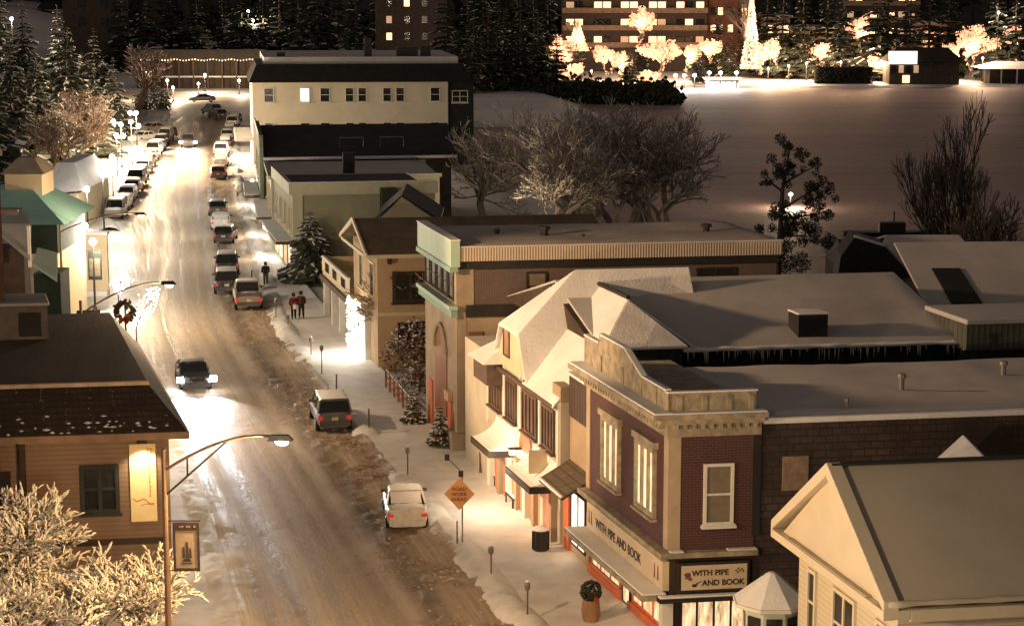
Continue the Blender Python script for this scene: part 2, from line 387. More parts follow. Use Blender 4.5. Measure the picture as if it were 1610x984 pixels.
# right pavement with trodden snow, a kerb step under it, banks of ploughed snow along both kerbs
pm = SNOW('pavement snow', (.74, .72, .69), .17, .9)
def pav_z(u, y): x = XR(y) + u * (XF(y) - XR(y)); return .14 + .02 * nz(x, y, 1.4) + .05 * max(0, nz(x, y, .3)) + .05 * sstep(.85, 1, u)
grid(frange(0, 1, 1 / 22), frange(52, 160, .45) + frange(161, 345, 1.5), pav_z, 'pavement', pm, False, 'structure', None, lambda u, y: XR(y) + u * (XF(y) + .25 - XR(y)))
def lpav(u, y): return XL(y) - 3.4 + 3.45 * u
grid(frange(0, 1, 1 / 12), frange(52, 345, 1.2), lambda u, y: .13 + .04 * nz(lpav(u, y), y, .9), 'pavement', pm, False, 'structure', None, lpav)
bankm = SNOW('ploughed snow', (.76, .74, .70), .2, 1.3)
def bank(side, y0, y1, hgt, wid, dx, gaps=()):
    def z(u, y):
        x = (XR(y) if side > 0 else XL(y)) + dx + u
        g = min([1.] + [sstep(w, w + 1.5, abs(y - c)) for c, w in gaps])
        h = hgt * g * max(.08, .75 + .9 * nz(x * .3, y, .17, side) + .35 * nz(x, y, .9))
        return h * max(0, 1 - (2 * u / wid) ** 2) + .07 * nz(x, y, 2.6) * g * max(0, 1 - abs(2 * u / wid)) + .02
    grid(frange(-wid / 2, wid / 2, .16), frange(y0, y1, .3), z, 'snow_bank', bankm, False, 'structure', None, lambda u, y: (XR(y) if side > 0 else XL(y)) + dx + u + .25 * nz(0, y, .3, side))
bank(1, 62, 150, .42, 1.7, .25, ((99, 3.2), (113, 3)))
bank(1, 152, 300, .4, 1.6, .5)
bank(-1, 62, 185, .15, 1.8, -.5)
bank(-1, 186, 340, .5, 2.2, -1.2)

# clods thrown up by the plough along the right kerb and over the parking lane
mb = MB(); rs = random.Random(23)
for k in range(420):
    y = 64 + 92 * rs.random() ** 1.3; d = abs(rs.gauss(.2, 1.3)); x = XR(y) - d + rs.gauss(0, .2); u = (x - XL(y)) / width(y); s_ = rs.uniform(.025, .075) * (1.5 if rs.random() < .08 else 1)
    mb.blob((x, y, (road_z(u, y) if u < 1 else .2) + s_ * .3), s_, rs, 1.2, 1.1, .7)
o = mb.build('snow_clods', SNOW('dirty clods', (.58, .52, .44), .2, 2), fix=False); tag(o, 'small clods of ploughed snow scattered over the parking lane by the right kerb', 'snow', None, 'stuff')
# ------------------------------------------------------------------ buildings on the right of the street
brick = M('red brick', (.085, .045, .044), .85, .35, .7, .5, 30, pattern='brick'); block = M('rock-faced block', (.075, .055, .050), .9, .6, .5, .9, 9, pattern='block')
stone = M('tan cut stone', (.42, .34, .25), .85, .25, .8, .35, 8); quoin = M('red quoin stone', (.24, .14, .10), .85, .3, 2)
plaster = M('ochre plaster', (.38, .29, .20), .85, .2, .6, .4, 9); stucco = M('pale stucco', (.52, .48, .40), .85, .15, .9, .3, 12)
cornicem = M('weathered cornice', (.34, .295, .22), .8, .45, 2.5, .4, 20); brown = M('brown boards', (.075, .05, .042), .8, .3, 1, .5, 20, pattern='boards', period=.25)
brownt = M('brown trim', (.11, .07, .05), .7); tanpaint = M('sign board paint', (.60, .50, .36), .6, .12); ink = M('sign lettering', (.03, .022, .02), .6, .1)
lit_warm = GLOW('lit curtain', (1, .76, .48), 1.25, .5); lit_shop = GLOW('lit shop window', (1, .70, .40), 1.3, .85); lit_white = GLOW('lit room', (1, .88, .70), 2.0, .4)
orange = M('orange paint', (.60, .16, .07), .55, .15); redlit = GLOW('red lit panel', (1, .17, .05), 1.3, .3)
vent_m = M('vent metal', (.025, .024, .022), .6)

def ledge(fr, root, name, m, a0, a1, b0, b1, z0, z1, snowy=True):
    o = fr.mb().box(a0, a1, b0, b1, z0, z1).build(name, m, root)
    if snowy: fr.mb().box(a0 + .03, a1 - .03, b0 + .03, b1 - .03, z1 - .003, z1 + .07).build('snow', snow, o)
    return o

def drift(fr, root, a0, a1, b0, b1, z, amp=.10, edge=.12, m=None, seed=0., step=.4, slope=None):
    na, nb = max(3, int((a1 - a0) / step)), max(3, int((b1 - b0) / step)); mb = fr.mb()
    for i in range(na + 1):
        for j in range(nb + 1):
            a, b = a0 + (a1 - a0) * i / na, b0 + (b1 - b0) * j / nb; e = min(a - a0, a1 - a, b - b0, b1 - b)
            h = .02 + amp * (.5 + .6 * mnoise.noise(Vector((a * .35, b * .22, seed))) + .25 * mnoise.noise(Vector((a * 1.3, b * .9, seed)))) + edge * math.exp(-e * 1.6) * (.6 + .5 * mnoise.noise(Vector((a * .5, b * .5, seed + 5))))
            mb.v.append(fr.w((a, b, (slope(a, b) if slope else z) + (max(.012, h) if e > 1e-6 else .004))))
    for i in range(na):
        for j in range(nb): k = i * (nb + 1) + j; mb.f.append((k, k + 1, k + nb + 2, k + nb + 1)); mb.mi.append(0)
    return mb.build('snow', m or roofsnow, root, smooth=True, fix=False)
# 1. the brick corner shop
fr = Fr((5.55, 70), (3.0, 79.0)); L1 = fr.len
t = thing('corner_shop', 'dark red brick corner shop with weathered cornice, signboards and a glowing shop front', 'shop building', fr.loc())
fr.mb().box(.0, L1, 0, 3.15, 3.4, 8.4).build('wall', brick, t)
fr.mb().box(.05, L1 + .3, 3.15, 34, 0, 8.1).build('side_wall', block, t)
fr.mb().box(.15, L1, .12, 3.15, 0, 3.4).build('ground_floor_wall', darkwood, t)
for a0 in (-.03, L1 - .42): fr.mb().box(a0, a0 + .45, -.04, .42, 3.6, 8.1).build('corner_pier', stone, t)
fr.mb().box(-.02, .02, 3.05, 3.35, 4.0, 8.0).build('downpipe', vent_m, t)
mb = fr.mb(); mb.box(-.12, L1 + .1, -.12, 3.3, 7.72, 8.2); mb.box(-.3, L1 + .15, -.42, 3.35, 8.2, 8.42); mb.box(-.5, L1 + .2, -.75, 3.4, 8.42, 8.6)
for k in range(30): a = .1 + k * L1 / 30; mb.box(a, a + .13, -.36, -.12, 7.98, 8.2)
for k in range(10): b = .1 + k * .32; mb.box(-.28, -.12, b, b + .13, 8.02, 8.2)
co = mb.build('cornice', cornicem, t)
fr.mb().box(-.48, L1 + .18, -.73, 0, 8.597, 8.68).build('snow', snow, co)
fr.mb().box(-.48, -.05, -.0, 3.38, 8.597, 8.66).build('snow', snow, co)
mb = fr.mb(); mb.box(-.1, .06, -.1, 3.1, 8.6, 9.3); mb.box(-.1, 2.6, -.12, .06, 8.601, 9.35)
mb.prism([(2.6, -.12, 8.6), (2.6, .06, 8.6), (4.6, .06, 8.6), (4.6, -.12, 8.6)], [(2.6, -.12, 9.35), (2.6, .06, 9.35), (4.6, .06, 10.05), (4.6, -.12, 10.05)])
mb.box(4.6, 7.6, -.12, .06, 8.6, 10.05); mb.box(7.6, L1 + .1, -.12, .06, 8.6, 9.7)
for a in (1.0, 2.6, 4.6, 7.2): mb.box(a, a + .3, -.17, -.12, 8.62, 9.3)
for b in (.2, 1.1, 2.0, 2.8): mb.box(-.15, -.1, b, b + .22, 8.62, 9.2)
pp = mb.build('parapet', cornicem, t)
mb = fr.mb(); mb.box(-.16, .1, -.16, 3.15, 9.3, 9.37); mb.box(.1, 2.6, -.16, .1, 9.35, 9.43)
mb.prism([(2.6, -.16, 9.35), (2.6, .1, 9.35), (4.6, .1, 10.05), (4.6, -.16, 10.05)], [(2.6, -.16, 9.43), (2.6, .1, 9.43), (4.6, .1, 10.13), (4.6, -.16, 10.13)])
mb.box(4.6, 7.6, -.16, .1, 10.05, 10.13); mb.box(7.65, L1 + .1, -.16, .1, 9.7, 9.78)
mb.build('snow', snow, pp)
fr.mb().box(.1, L1, .1, 3.2, 8.3, 8.45).build('roof', roofsnow, t)
fr.mb().box(.25, L1 + .2, 3.4, 33.9, 8.1, 8.2).build('roof', roofsnow, t)
drift(fr, t, .32, L1 + .15, 3.45, 33.8, 8.2, .12, .22, seed=1.); drift(fr, t, .12, L1 - .05, .15, 3.15, 8.45, .08, .2, seed=2.)
fr.mb().box(.0, .3, 3.4, 34, 8.05, 8.27).build('coping_snow', snow, t)
for a, b in ((4.2, 10.5), (6.0, 15.5), (2.6, 24.0)): fr.mb().lathe([(.10, 0), (.10, .5), (.17, .52), (.15, .66)], 8, (a, b, 8.2)).build('vent_pipe', steel, t)
for b, h in ((7.0, .45), (19.5, .5)): fr.mb().lathe([(.09, 0), (.09, h)], 8, (1.2, b, 8.2)).build('vent_pipe', steel if b < 8 else vent_m, t)
window(fr, t, 'f', 1.25, 3.35, 4.4, 6.95, 0, 3, 1, cornicem, lit_warm, True, .14, .14, label='triple window with drawn lit curtains')
window(fr, t, 'f', 5.2, 7.3, 4.4, 6.95, 0, 3, 1, cornicem, lit_warm, True, .14, .14, label='triple window with bright lit curtains')
for a in (1.1, 5.05): fr.mb().box(a, a + 2.4, -.2, -.003, 7.0, 7.25).build('lintel', cornicem, t)
window(fr, t, 'n', 1.25, 2.35, 4.45, 6.7, 0, 1, 2, white, M('grey blind', (.20, .17, .13), .5, .2, 3, .1), True, .11, .08, snowy=True, label='white sash window with grey blinds')
bp = fr.mb(); side_box(bp, 'n', 4.15, 5.1, .002, .06, 5.6, 6.85, .05); bp.build('boarded_opening', M('weathered plywood', (.26, .20, .14), .9, .4, 3), t)
window(fr, t, 'n', 6.6, 8.4, 4.4, 6.2, .05, 2, 1, brownt, glass, False)
lb = fr.mb(); side_box(lb, 'n', 6.4, 8.6, .002, .1, 6.3, 6.6, .05); lb.build('lintel', M('mauve lintel', (.30, .20, .18), .8), t)
ledge(fr, t, 'belt_course', cornicem, -.32, L1 + .1, -.38, 3.2, 3.35, 3.55, False)
fr.mb().box(-.3, -.02, .0, .5, 3.547, 3.6).build('snow', snow, t); fr.mb().box(-.3, -.02, 2.1, 3.18, 3.547, 3.6).build('snow', snow, t)
# signboards and their lettering
sb = fr.mb().box(-.14, .1, .35, 2.95, 2.03, 3.13).build('sign_frame', ink, t)
fr.mb().box(-.17, -.14, .45, 2.85, 2.13, 3.03).build('sign_board', tanpaint, sb)
e = fr.w((-.172, 0, 0)); C_, S_ = fr.C, fr.S
def onside(b, z, a=-.178): return fr.w((a, b, z))
text('WITH PIPE', sb, onside(.82, 2.65), C_, .29, ink, bold=.007); text('AND BOOK', sb, onside(1.2, 2.28), C_, .29, ink, bold=.007)
mb = fr.mb()                                        # painted rose, pipe and sprig on the board
for q in range(5): mb.lathe([(.0, 0), (.07, .004)], 8, (0, 0, 0)) if False else None
for (b, z, w, h) in ((.58, 2.54, .20, .16), (.62, 2.64, .16, .14), (.70, 2.48, .14, .1), (.55, 2.66, .1, .1)): mb.box(-.177, -.171, b, b + w, z, z + h)
mb.build('painted_rose', M('faded rose paint', (.22, .10, .08), .7), sb)
mb = fr.mb(); mb.box(-.178, -.171, .84, 1.0, 2.24, 2.35); mb.box(-.178, -.171, 1.0, 1.04, 2.30, 2.39); mb.prism([(-.178, 1.03, 2.35), (-.171, 1.03, 2.35), (-.171, 1.2, 2.45), (-.178, 1.2, 2.45)], [(-.178, 1.03, 2.39), (-.171, 1.03, 2.39), (-.171, 1.2, 2.47), (-.178, 1.2, 2.47)]); mb.build('painted_pipe', ink, sb)
mb = fr.mb()
for (b, z) in ((2.42, 2.76), (2.5, 2.82), (2.56, 2.74), (2.63, 2.80), (2.68, 2.72), (2.48, 2.69)): mb.box(-.177, -.171, b, b + .06, z, z + .07)
mb.build('painted_sprig', M('faded leaf paint', (.13, .09, .05), .7), sb)
sf = fr.mb().box(.2, L1 - .4, -.12, .12, 2.03, 3.1).build('sign_frame', tanpaint, t)
def onfront(a, z): return fr.w((a, -.13, z))
text('WITH PIPE AND BOOK', sf, onfront(L1 - 1.5, 2.36), -S_, .52, ink, bold=.008)
mb = fr.mb()
for a in (L1 - 1.05, L1 - .75, .95, .6): mb.prism([(a, -.128, 2.3), (a + .16, -.128, 2.3), (a + .16, -.12, 2.3), (a, -.12, 2.3)], [(a + .02, -.128, 2.8), (a + .12, -.128, 2.85), (a + .12, -.12, 2.85), (a + .02, -.12, 2.8)])
mb.build('painted_sprig', M('faded rose paint', (.22, .10, .08), .7), sf)
ledge(fr, t, 'shop_canopy', cornicem, .0, L1, -.95, -.0, 1.72, 1.93)
ledge(fr, t, 'belt_course', ink, -.35, -.0, -.4, 3.1, 1.72, 1.88)
for a0, a1 in ((.5, 3.9), (5.3, 8.9)): window(fr, t, 'f', a0, a1, .5, 1.7, .1, 3, 1, orange, lit_shop, True, .1, .08, name='shop_window')
fr.mb().box(.2, 4.2, -.06, .12, .1, .45).build('stall_riser', orange, t); fr.mb().box(5.1, 9.1, -.06, .12, .1, .6).build('stall_riser', orange, t)
window(fr, t, 'f', 4.2, 5.1, .15, 1.7, .1, 1, 1, darkwood, lit_shop, False, name='door')
window(fr, t, 'n', .5, 3.0, .4, 1.7, .14, 4, 1, ink, lit_shop, True, .08, .08, name='shop_window', label='side shop window with goods on display')
fr.mb().box(-.05, .3, -.2, .2, 0, 1.7).build('corner_post', white, t)

# 2. narrow shop between the brick shop and the house with the hipped roof
fr = Fr((2.97, 79.15), (2.1, 82.35)); L_ = fr.len
t = thing('narrow_shop', 'low narrow shop with brown boarded upper storey squeezed beside the brick shop', 'shop building', fr.loc())
fr.mb().box(0, L_, .1, 4, 0, 3.5).build('wall', plaster, t)
sl = fr.mb().prism([(0, -1.0, 3.0), (L_, -1.0, 3.0), (L_, .3, 3.75), (0, .3, 3.75)], [(0, -1.0, 3.12), (L_, -1.0, 3.12), (L_, .3, 3.9), (0, .3, 3.9)]).build('lower_roof', M('wet shingles', (.12, .09, .06), .7, .4, 2, .5, 10, pattern='shingle'), t)
fr.mb().box(0, L_, -1.06, -.9, 3.1, 3.2).build('snow', snow, sl)
fr.mb().box(.02, L_, .32, 8, 3.5, 5.75).build('upper_wall', plaster, t); fr.mb().box(.0, L_ + .02, .27, 8.02, 5.75, 7.5).build('upper_boards', brown, t)
fr.mb().box(-.02, L_ + .05, .15, .5, 7.5, 7.62).build('roof_edge', snow, t); fr.mb().box(-.0, L_ + .03, .5, 8.1, 7.3, 7.52).build('roof', vent_m, t)
window(fr, t, 'f', .3, 2.3, .6, 2.9, .1, 2, 1, darkwood, lit_white, False, name='shop_window'); fr.mb().box(2.45, 3.2, -.0, .1, .1, 2.6).build('door', orange, t)

# 3. house with steep hipped roofs and curved canopies
fr = Fr((2, 82.56), (-2.3, 98.0)); LT = fr.len
t = thing('half_hipped_building', 'pale stucco shop house with steep snowy hipped roofs and two curved snow topped canopies', 'shop building', fr.loc())
fr.mb().box(0, LT, 0, 4.2, 0, 6.25).build('wall', stucco, t)
fr.mb().box(.02, 1.2, .02, 4.2, 2.5, 6.9).build('end_wall', plaster, t)
fr.mb().box(2.2, LT - .2, 4.2, 18, 0, 8.0).build('rear_wall', M('green black boards', (.035, .042, .035), .85, .3, .8, .5, 20, pattern='boards', period=.9), t)
fr.mb().box(1.0, 9, 18, 34, 0, 7.75).build('rear_wall', M('green black boards', (0, 0, 0)), t); fr.mb().box(.9, 9.1, 17.9, 34.2, 7.75, 7.95).build('flat_roof', roofsnow, t)
zr, ar = 10.0, 8.4                                   # rear wing ridge
rf = fr.mb().prism([(1.3, 2.0, 8.05), (ar, 2.0, zr - .12), (LT + .4, 2.0, 8.05)], [(1.3, 18.0, 8.05), (ar, 18.0, zr - .12), (LT + .4, 18.0, 8.05)])
rf = rf.build('rear_roof', darkwood, t)
mb = fr.mb(); mb.slab([(1.15, 2.2, 8.12), (ar, 2.2, zr + .1), (ar, 18.2, zr + .1), (1.15, 18.2, 8.12)], .13); mb.slab([(ar + .02, 2.2, zr + .1), (LT + .5, 2.2, 8.12), (LT + .5, 18.2, 8.12), (ar + .02, 18.2, zr + .1)], .13)
mb.build('snow', roofsnow, rf)
drift(fr, t, 1.2, ar - .15, 5.5, 18.1, 0, .07, .05, seed=3., slope=lambda a, b: 8.12 + (zr + .1 - 8.12) * (a - 1.15) / (ar - 1.15))
mb = fr.mb(); rs_ = random.Random(44)                # slumped lip of snow and icicles along the eave
mb.tube([(1.08 + .05 * mnoise.noise(Vector((k * .4, 1, 2))), 5.6 + k * .35, 8.10 + .05 * mnoise.noise(Vector((k * .5, 7, 2)))) for k in range(36)], [.10 + .05 * mnoise.noise(Vector((k * .45, 3, 9))) for k in range(36)], 7); mb.build('eave_snow', snow, t, smooth=True)
mb = fr.mb()
for k in range(70): b = rs_.uniform(5.6, 18); mb.tube([(1.05, b, 8.04), (1.05, b + .01, 8.0 - rs_.uniform(.1, .55))], [.028, .004], 5)
mb.build('icicles', M('ice', (.55, .55, .54), .15, .1, 3, 0, spec=.6), t)
# gable towards the street, its peak clipped
Pk = (7.2, 2.8, 10.75); HA, HB = (5.6, -.25, 8.15), (8.8, -.25, 8.15); EA, EB = (4.3, -.25, 6.1), (10.1, -.25, 6.1)
g = fr.mb().prism([(4.5, -.05, 6.2), (9.9, -.05, 6.2), (8.6, -.05, 8.1), (5.8, -.05, 8.1)], [(4.5, 3.5, 6.2), (9.9, 3.5, 6.2), (8.6, 3.5, 8.1), (5.8, 3.5, 8.1)]).build('gable_wall', M('pale yellow paint', (.60, .54, .38), .7, .1), t)
window(fr, t, 'f', 7.6, 8.6, 6.7, 8.0, -.05, 1, 1, brownt, M('amber blind', (.35, .2, .12), .6), False, name='gable_window')
mb = fr.mb(); mb.slab([Pk, HA, HB], .14); mb.slab([Pk, (7.2, 8, 10.75), (4.3, 8, 6.1), EA, HA], .14); mb.slab([Pk, HB, EB, (10.1, 8, 6.1), (7.2, 8, 10.75)], .14)
mb.build('clipped_gable_roof', snow, t)
mb = fr.mb(); mb.slab([(7.2, 3.8, 10.05), (2.95, 3.8, 10.05), (.75, 2.0, 8.35), (.05, -.3, 6.1), (4.9, -.3, 6.1)], .14)
mb.slab([(2.95, 3.8, 10.05), (.75, 5.7, 8.35), (.75, 2.0, 8.35)], .14); mb.slab([(7.2, 3.8, 10.05), (7.2, 7.4, 7.6), (.9, 6.0, 8.3), (2.95, 3.8, 10.05)], .14)
mb.build('hipped_roof', snow, t)
fr.mb().box(1.0, 3, 2.2, 5.5, 7.0, 8.2).build('dormer_wall', M('green black boards', (0, 0, 0)), t)
mb = fr.mb(); mb.tube([(7.2, 3.75, 10.12), (2.9, 3.8, 10.12)], .10, 6); mb.build('ridge_cap', vent_m, t)
mb = fr.mb(); mb.tube([(5.75, 3.7, 8.55), (4.75, -.2, 6.2)], .09, 6); mb.build('valley', vent_m, t)
fr.mb().tube([(ar, 4.6, zr + .12), (ar, 7, zr + .12)], .06, 6).build('ridge_cap', vent_m, t)
fr.mb().box(.2, LT - 5, -.32, -.2, 5.95, 6.12).build('gutter', brownt, t)
for a0, a1 in ((.7, 2.5), (3.3, 5.6), (6.6, 8.3), (9.2, 11.2)): window(fr, t, 'f', a0, a1, 3.9, 5.75, 0, 4, 1, brownt, M('brown shutter', (.16, .10, .08), .5), True, .12, .1)
for a in (.1, 2.85, 5.9, 8.6, 11.5): fr.mb().box(a, a + .22, -.06, -.002, 3.0, 6.2).build('timber_strip', white, t)
fr.mb().box(9.0, 11.4, -.75, -.0, 5.2, 6.2).build('bay_wall', brownt, t)
fr.mb().prism([(8.8, -1, 6.2), (11.7, -1, 6.2), (11.7, 1, 6.2), (8.8, 1, 6.2)], [(9.6, .2, 7.0), (10.9, .2, 7.0), (10.9, 1, 7.0), (9.6, 1, 7.0)]).build('bay_roof', snow, t)
for a0, a1 in ((.4, 4.2), (7.0, 10.2)):              # canopies with a curved snowy top
    n = 7; ring = lambda a: [(a, -1.15 + 1.15 * math.sin(k / n * math.pi / 2), 2.6 + .95 * (1 - math.cos(k / n * math.pi / 2)) ** .8) for k in range(n + 1)] + [(a, 0, 2.55)]
    c_ = fr.mb().prism([(p[0], p[1], p[2]) for p in ring(a0)], ring(a1)).build('curved_canopy', snow, t, smooth=False)
    fr.mb().box(a0 - .04, a1 + .04, -1.2, .05, 2.3, 2.59).build('canopy_fascia', darkwood, c_)
rr = random.Random(3)
fr.mb().prism([(5.0 + 1.0 * math.cos(k * math.pi / 10), -.1, 3.0 + 1.0 * math.sin(k * math.pi / 10)) for k in range(11)], [(5.0 + 1.0 * math.cos(k * math.pi / 10), -.002, 3.0 + 1.0 * math.sin(k * math.pi / 10)) for k in range(11)]).build('arched_panel', orange, t)
fr.mb().prism([(1.5, -.9, 2.9), (1.5, -.9, 3.9), (1.5, -.1, 3.9), (1.5, -.1, 2.9)], [(1.6, -.9, 2.9), (1.6, -.9, 3.9), (1.6, -.1, 3.9), (1.6, -.1, 2.9)]).build('round_sign', tanpaint, t)
for k, a in enumerate((.35, 1.6, 3.0, 4.4, 5.8, 7.2, 8.7, 10.4)):
    p_ = fr.mb().box(a, a + .4, -.28, -.003, .1, 2.45).build('pillar', white if k % 2 else plaster, t)
    if k < 7: fr.mb().box(a + .42, a + .76, -.25, -.004, .3, 2.28).build('shop_panel', redlit if k in (0, 1, 3, 4) else orange, t)
    if k < 7: window(fr, t, 'f', a + .75, a + 1.2, .6, 2.4, 0, 1, 1, orange, lit_shop, False, .06, .05, name='shop_window')
# rooftop pieces of the rear wing
fr.mb().box(1.8, 2.9, 10.9, 12.2, 8.2, 9.35).build('roof_vent_box', vent_m, t); fr.mb().box(1.75, 2.95, 10.85, 12.25, 9.35, 9.43).build('snow', snow, t)

# 4. the stone fronted hotel building with the mint parapet
fr = Fr((-2.75, 99.7), (-4.62, 107.0), (.988, .156)); LH = fr.len; BH = 16.4
mint = M('mint green paint', (.42, .58, .47), .6, .1, 1, .2, 10); mintd = M('verdigris band', (.27, .42, .35), .6, .15)
t = thing('mint_parapet_building', 'long two storey building with tan stone front, mint green parapet and flat snowy roof', 'commercial building', fr.loc())
fr.mb().box(0, LH, 0, .5, 0, 10.2).build('front_wall', stone, t)
fr.mb().box(.02, LH, .5, BH, 0, 6.9).build('wall', stone, t)
fr.mb().box(.0, LH, .5, BH - .02, 7.5, 9.32).build('upper_wall', M('mauve brick', (.13, .10, .088), .85, .3, .7, .4, 20, pattern='brick'), t)
fr.mb().box(-.1, LH, .45, BH, 6.9, 7.5).build('band_course', M('black band', (.03, .028, .026), .6), t)
fr.mb().box(-.03, .33, -.02, .85, 7.5, 9.3).build('corner_pier', stone, t)
mb = fr.mb(); mb.box(-.28, LH + .1, .1, BH + .15, 9.72, 10.42); pr = mb.build('side_parapet', M('ribbed metal', (.55, .47, .37), .55, .1, .5, .5, 20, pattern='corrugated', period=.16), t)
fr.mb().box(-.32, -.05, .0, BH + .2, 10.418, 10.47).build('snow', snow, pr)
fr.mb().box(-.14, LH, .1, BH + .05, 9.32, 9.72).build('soffit', M('black band', (0, 0, 0)), t)
fr.mb().box(-.05, LH + .05, .3, BH, 10.42, 10.46).build('roof', M('thin roof snow', (.42, .38, .35), .9, .3, .3, .3, 6), t)
drift(fr, t, .0, LH, .35, BH - .1, 10.46, .08, .14, M('thin roof snow', (0, 0, 0)), 4.)
for a, b, s_ in ((4, 3.0, .2), (2.2, 7.0, .12), (3.0, 5.2, .35), (3.2, 13.8, .3)): fr.mb().lathe([(s_ * .6, 0), (s_ * .6, s_), (s_, s_ * 1.05), (s_ * .9, s_ * 1.5)], 8, (a, b, 10.46)).build('roof_vent', vent_m, t)
mb = fr.mb(); mb.box(-.35, LH + .2, -.35, .1, 9.45, 10.75); mp_ = mb.build('front_parapet', mint, t)
fr.mb().box(-.4, LH + .25, -.4, .15, 10.748, 10.83).build('snow', snow, mp_); fr.mb().box(-.4, LH + .25, -.42, -.0, 9.2, 9.45).build('parapet_band', mintd, mp_)
fr.mb().box(-.2, LH + .2, -.32, -.0, 6.9, 7.3).build('front_cornice', mintd, t); fr.mb().box(-.3, LH + .2, -.45, -.0, 7.3, 7.5).build('cornice_top', mint, t)
for k in range(5): a = .55 + k * 1.4; window(fr, t, 'f', a, a + 1.15, 7.6, 9.15, 0, 1, 2, brownt, glass, False)
for k, b in enumerate((3.5, 7.6, 10.4, 13.2)): window(fr, t, 'n', b - (1.0 if k else 0), b + 1.05, 7.62, 9.1, 0, 2 if k else 1, 2, ink, M('grey blind', (0, 0, 0)) if k < 3 else glass, False, .1, .06)
n = 12
arc = [(2.2 - 0 + 1.35 * (1 - math.cos(k / n * math.pi)), 4.6 + 1.35 * math.sin(k / n * math.pi)) for k in range(n + 1)]
fr.mb().prism([(2.2, -.06, 1.2)] + [(a, -.06, z) for a, z in arc] + [(4.9, -.06, 1.2)], [(2.2, -.002, 1.2)] + [(a, -.002, z) for a, z in arc] + [(4.9, -.002, 1.2)]).build('arched_window', M('amber window', (.30, .13, .06), .3, .3, 2), t)
mb = fr.mb(); mb.tube([(a, -.08, z) for a, z in arc], .12, 6); mb.build('arch_trim', stone, t)
fr.mb().box(1.0, 1.9, -.25, -.002, 2.4, 2.9).build('door_hood', M('door hood paint', (.62, .40, .26), .6), t); fr.mb().box(1.05, 1.85, -.08, -.002, .1, 2.35).build('door', orange, t)
fr.mb().box(5.6, 6.5, -.08, -.002, .1, 2.6).build('door', orange, t)
for k in range(7): fr.mb().box(-.03, .4, .6 + .25 * (k % 2), 1.3 + .3 * (k % 2), .6 + k * .8, 1.35 + k * .8).build('quoin', quoin, t)
fr.mb().box(-.25, 1.0, -.3, .6, 0, 1.0).build('plinth', stone, t)

# 5. the tan craftsman house with a balcony over its porch
fr = Fr((-8.1, 121.0), (-12.7, 139.6)); LN = fr.len
tan = M('tan stucco', (.48, .34, .20), .85, .15, .8, .3, 10); craft = M('craftsman trim', (.62, .54, .36), .6, .1)
t = thing('craftsman_house', 'tan stucco house with low gabled brown roof, street pediment and a balcony over columns', 'house', fr.loc())
fr.mb().box(0, 8.6, 0, 14, 0, 7.2).build('wall', tan, t)
fr.mb().prism([(0, .1, 7.2), (8.6, .1, 7.2), (4.3, .1, 8.5)], [(0, 14, 7.2), (8.6, 14, 7.2), (4.3, 14, 8.5)]).build('gable_wall', darkwood, t)
mb = fr.mb(); mb.slab([(-.6, -.7, 7.1), (4.3, -.7, 8.75), (4.3, 14.4, 8.75), (-.6, 14.4, 7.1)], .16); mb.slab([(4.32, -.7, 8.75), (9.2, -.7, 7.1), (9.2, 14.4, 7.1), (4.32, 14.4, 8.75)], .16)
rf = mb.build('roof', M('brown wet shingles', (.16, .115, .075), .75, .3, .8, .4, 12), t)
mb = fr.mb(); mb.prism([(-.65, -.8, 6.95), (-.65, -.8, 7.2), (4.3, -.8, 8.85), (4.3, -.8, 8.55)], [(-.65, -.68, 6.95), (-.65, -.68, 7.2), (4.3, -.68, 8.85), (4.3, -.68, 8.55)])
mb.prism([(9.25, -.8, 6.95), (9.25, -.8, 7.2), (4.3, -.8, 8.85), (4.3, -.8, 8.55)], [(9.25, -.68, 6.95), (9.25, -.68, 7.2), (4.3, -.68, 8.85), (4.3, -.68, 8.55)])
mb.box(-.7, -.58, -.7, 14.4, 6.9, 7.12); mb.box(0, 8.6, -.8, -.7, 6.9, 7.1); mb.build('bargeboard', craft, rf)
for b in (.6, 13): fr.mb().box(-.5, 0, b, b + .2, 6.5, 6.95).build('eave_bracket', darkwood, t)
for a in (1.0, 5.0): window(fr, t, 'f', a, a + 1.5, 4.2, 6.4, 0, 1, 1, craft, M('greenish glass', (.05, .06, .05), .12, .2, 2, 0, spec=.6), True, .14)
window(fr, t, 'n', .9, 4.2, 4.1, 6.0, 0, 3, 1, darkwood, glass, True, .2, .1, label='wide dark picture window')
fr.mb().box(-.02, 0, .0, 14, 3.3, 3.5).build('belt', craft, t); fr.mb().box(-.05, 0, 1.2, 5.5, 1.2, 2.9).build('lower_window', glass, t)
fr.mb().box(9.0, LN, 3.2, 12, 0, 5.4).build('rear_wall', tan, t); fr.mb().prism([(8.8, 2.8, 5.4), (LN + .3, 2.8, 5.4), (LN + .3, 12.2, 5.4), (8.8, 12.2, 5.4)], [(8.8, 6.5, 6.8), (LN + .3, 6.5, 6.8), (LN + .3, 7, 6.8), (8.8, 7, 6.8)]).build('rear_roof', M('pale green metal', (.42, .50, .42), .5), t)
fr.mb().box(2.4, LN + .4, -.35, 3.2, 3.05, 3.3).build('balcony_floor', craft, t)
mb = fr.mb(); mb.box(8.7, LN + .4, -.4, -.25, 3.3, 4.25); mb.box(LN + .28, LN + .4, -.25, 3.2, 3.3, 4.25); bal = mb.build('balcony_parapet', craft, t)
fr.mb().box(8.7, LN + .42, -.45, -.2, 4.25, 4.36).build('snow', snow, bal)
for a in (9.6, 13.2, 16.4): fr.mb().box(a, a + 1.6, -.43, -.4, 3.5, 4.1).build('parapet_opening', glass, bal)
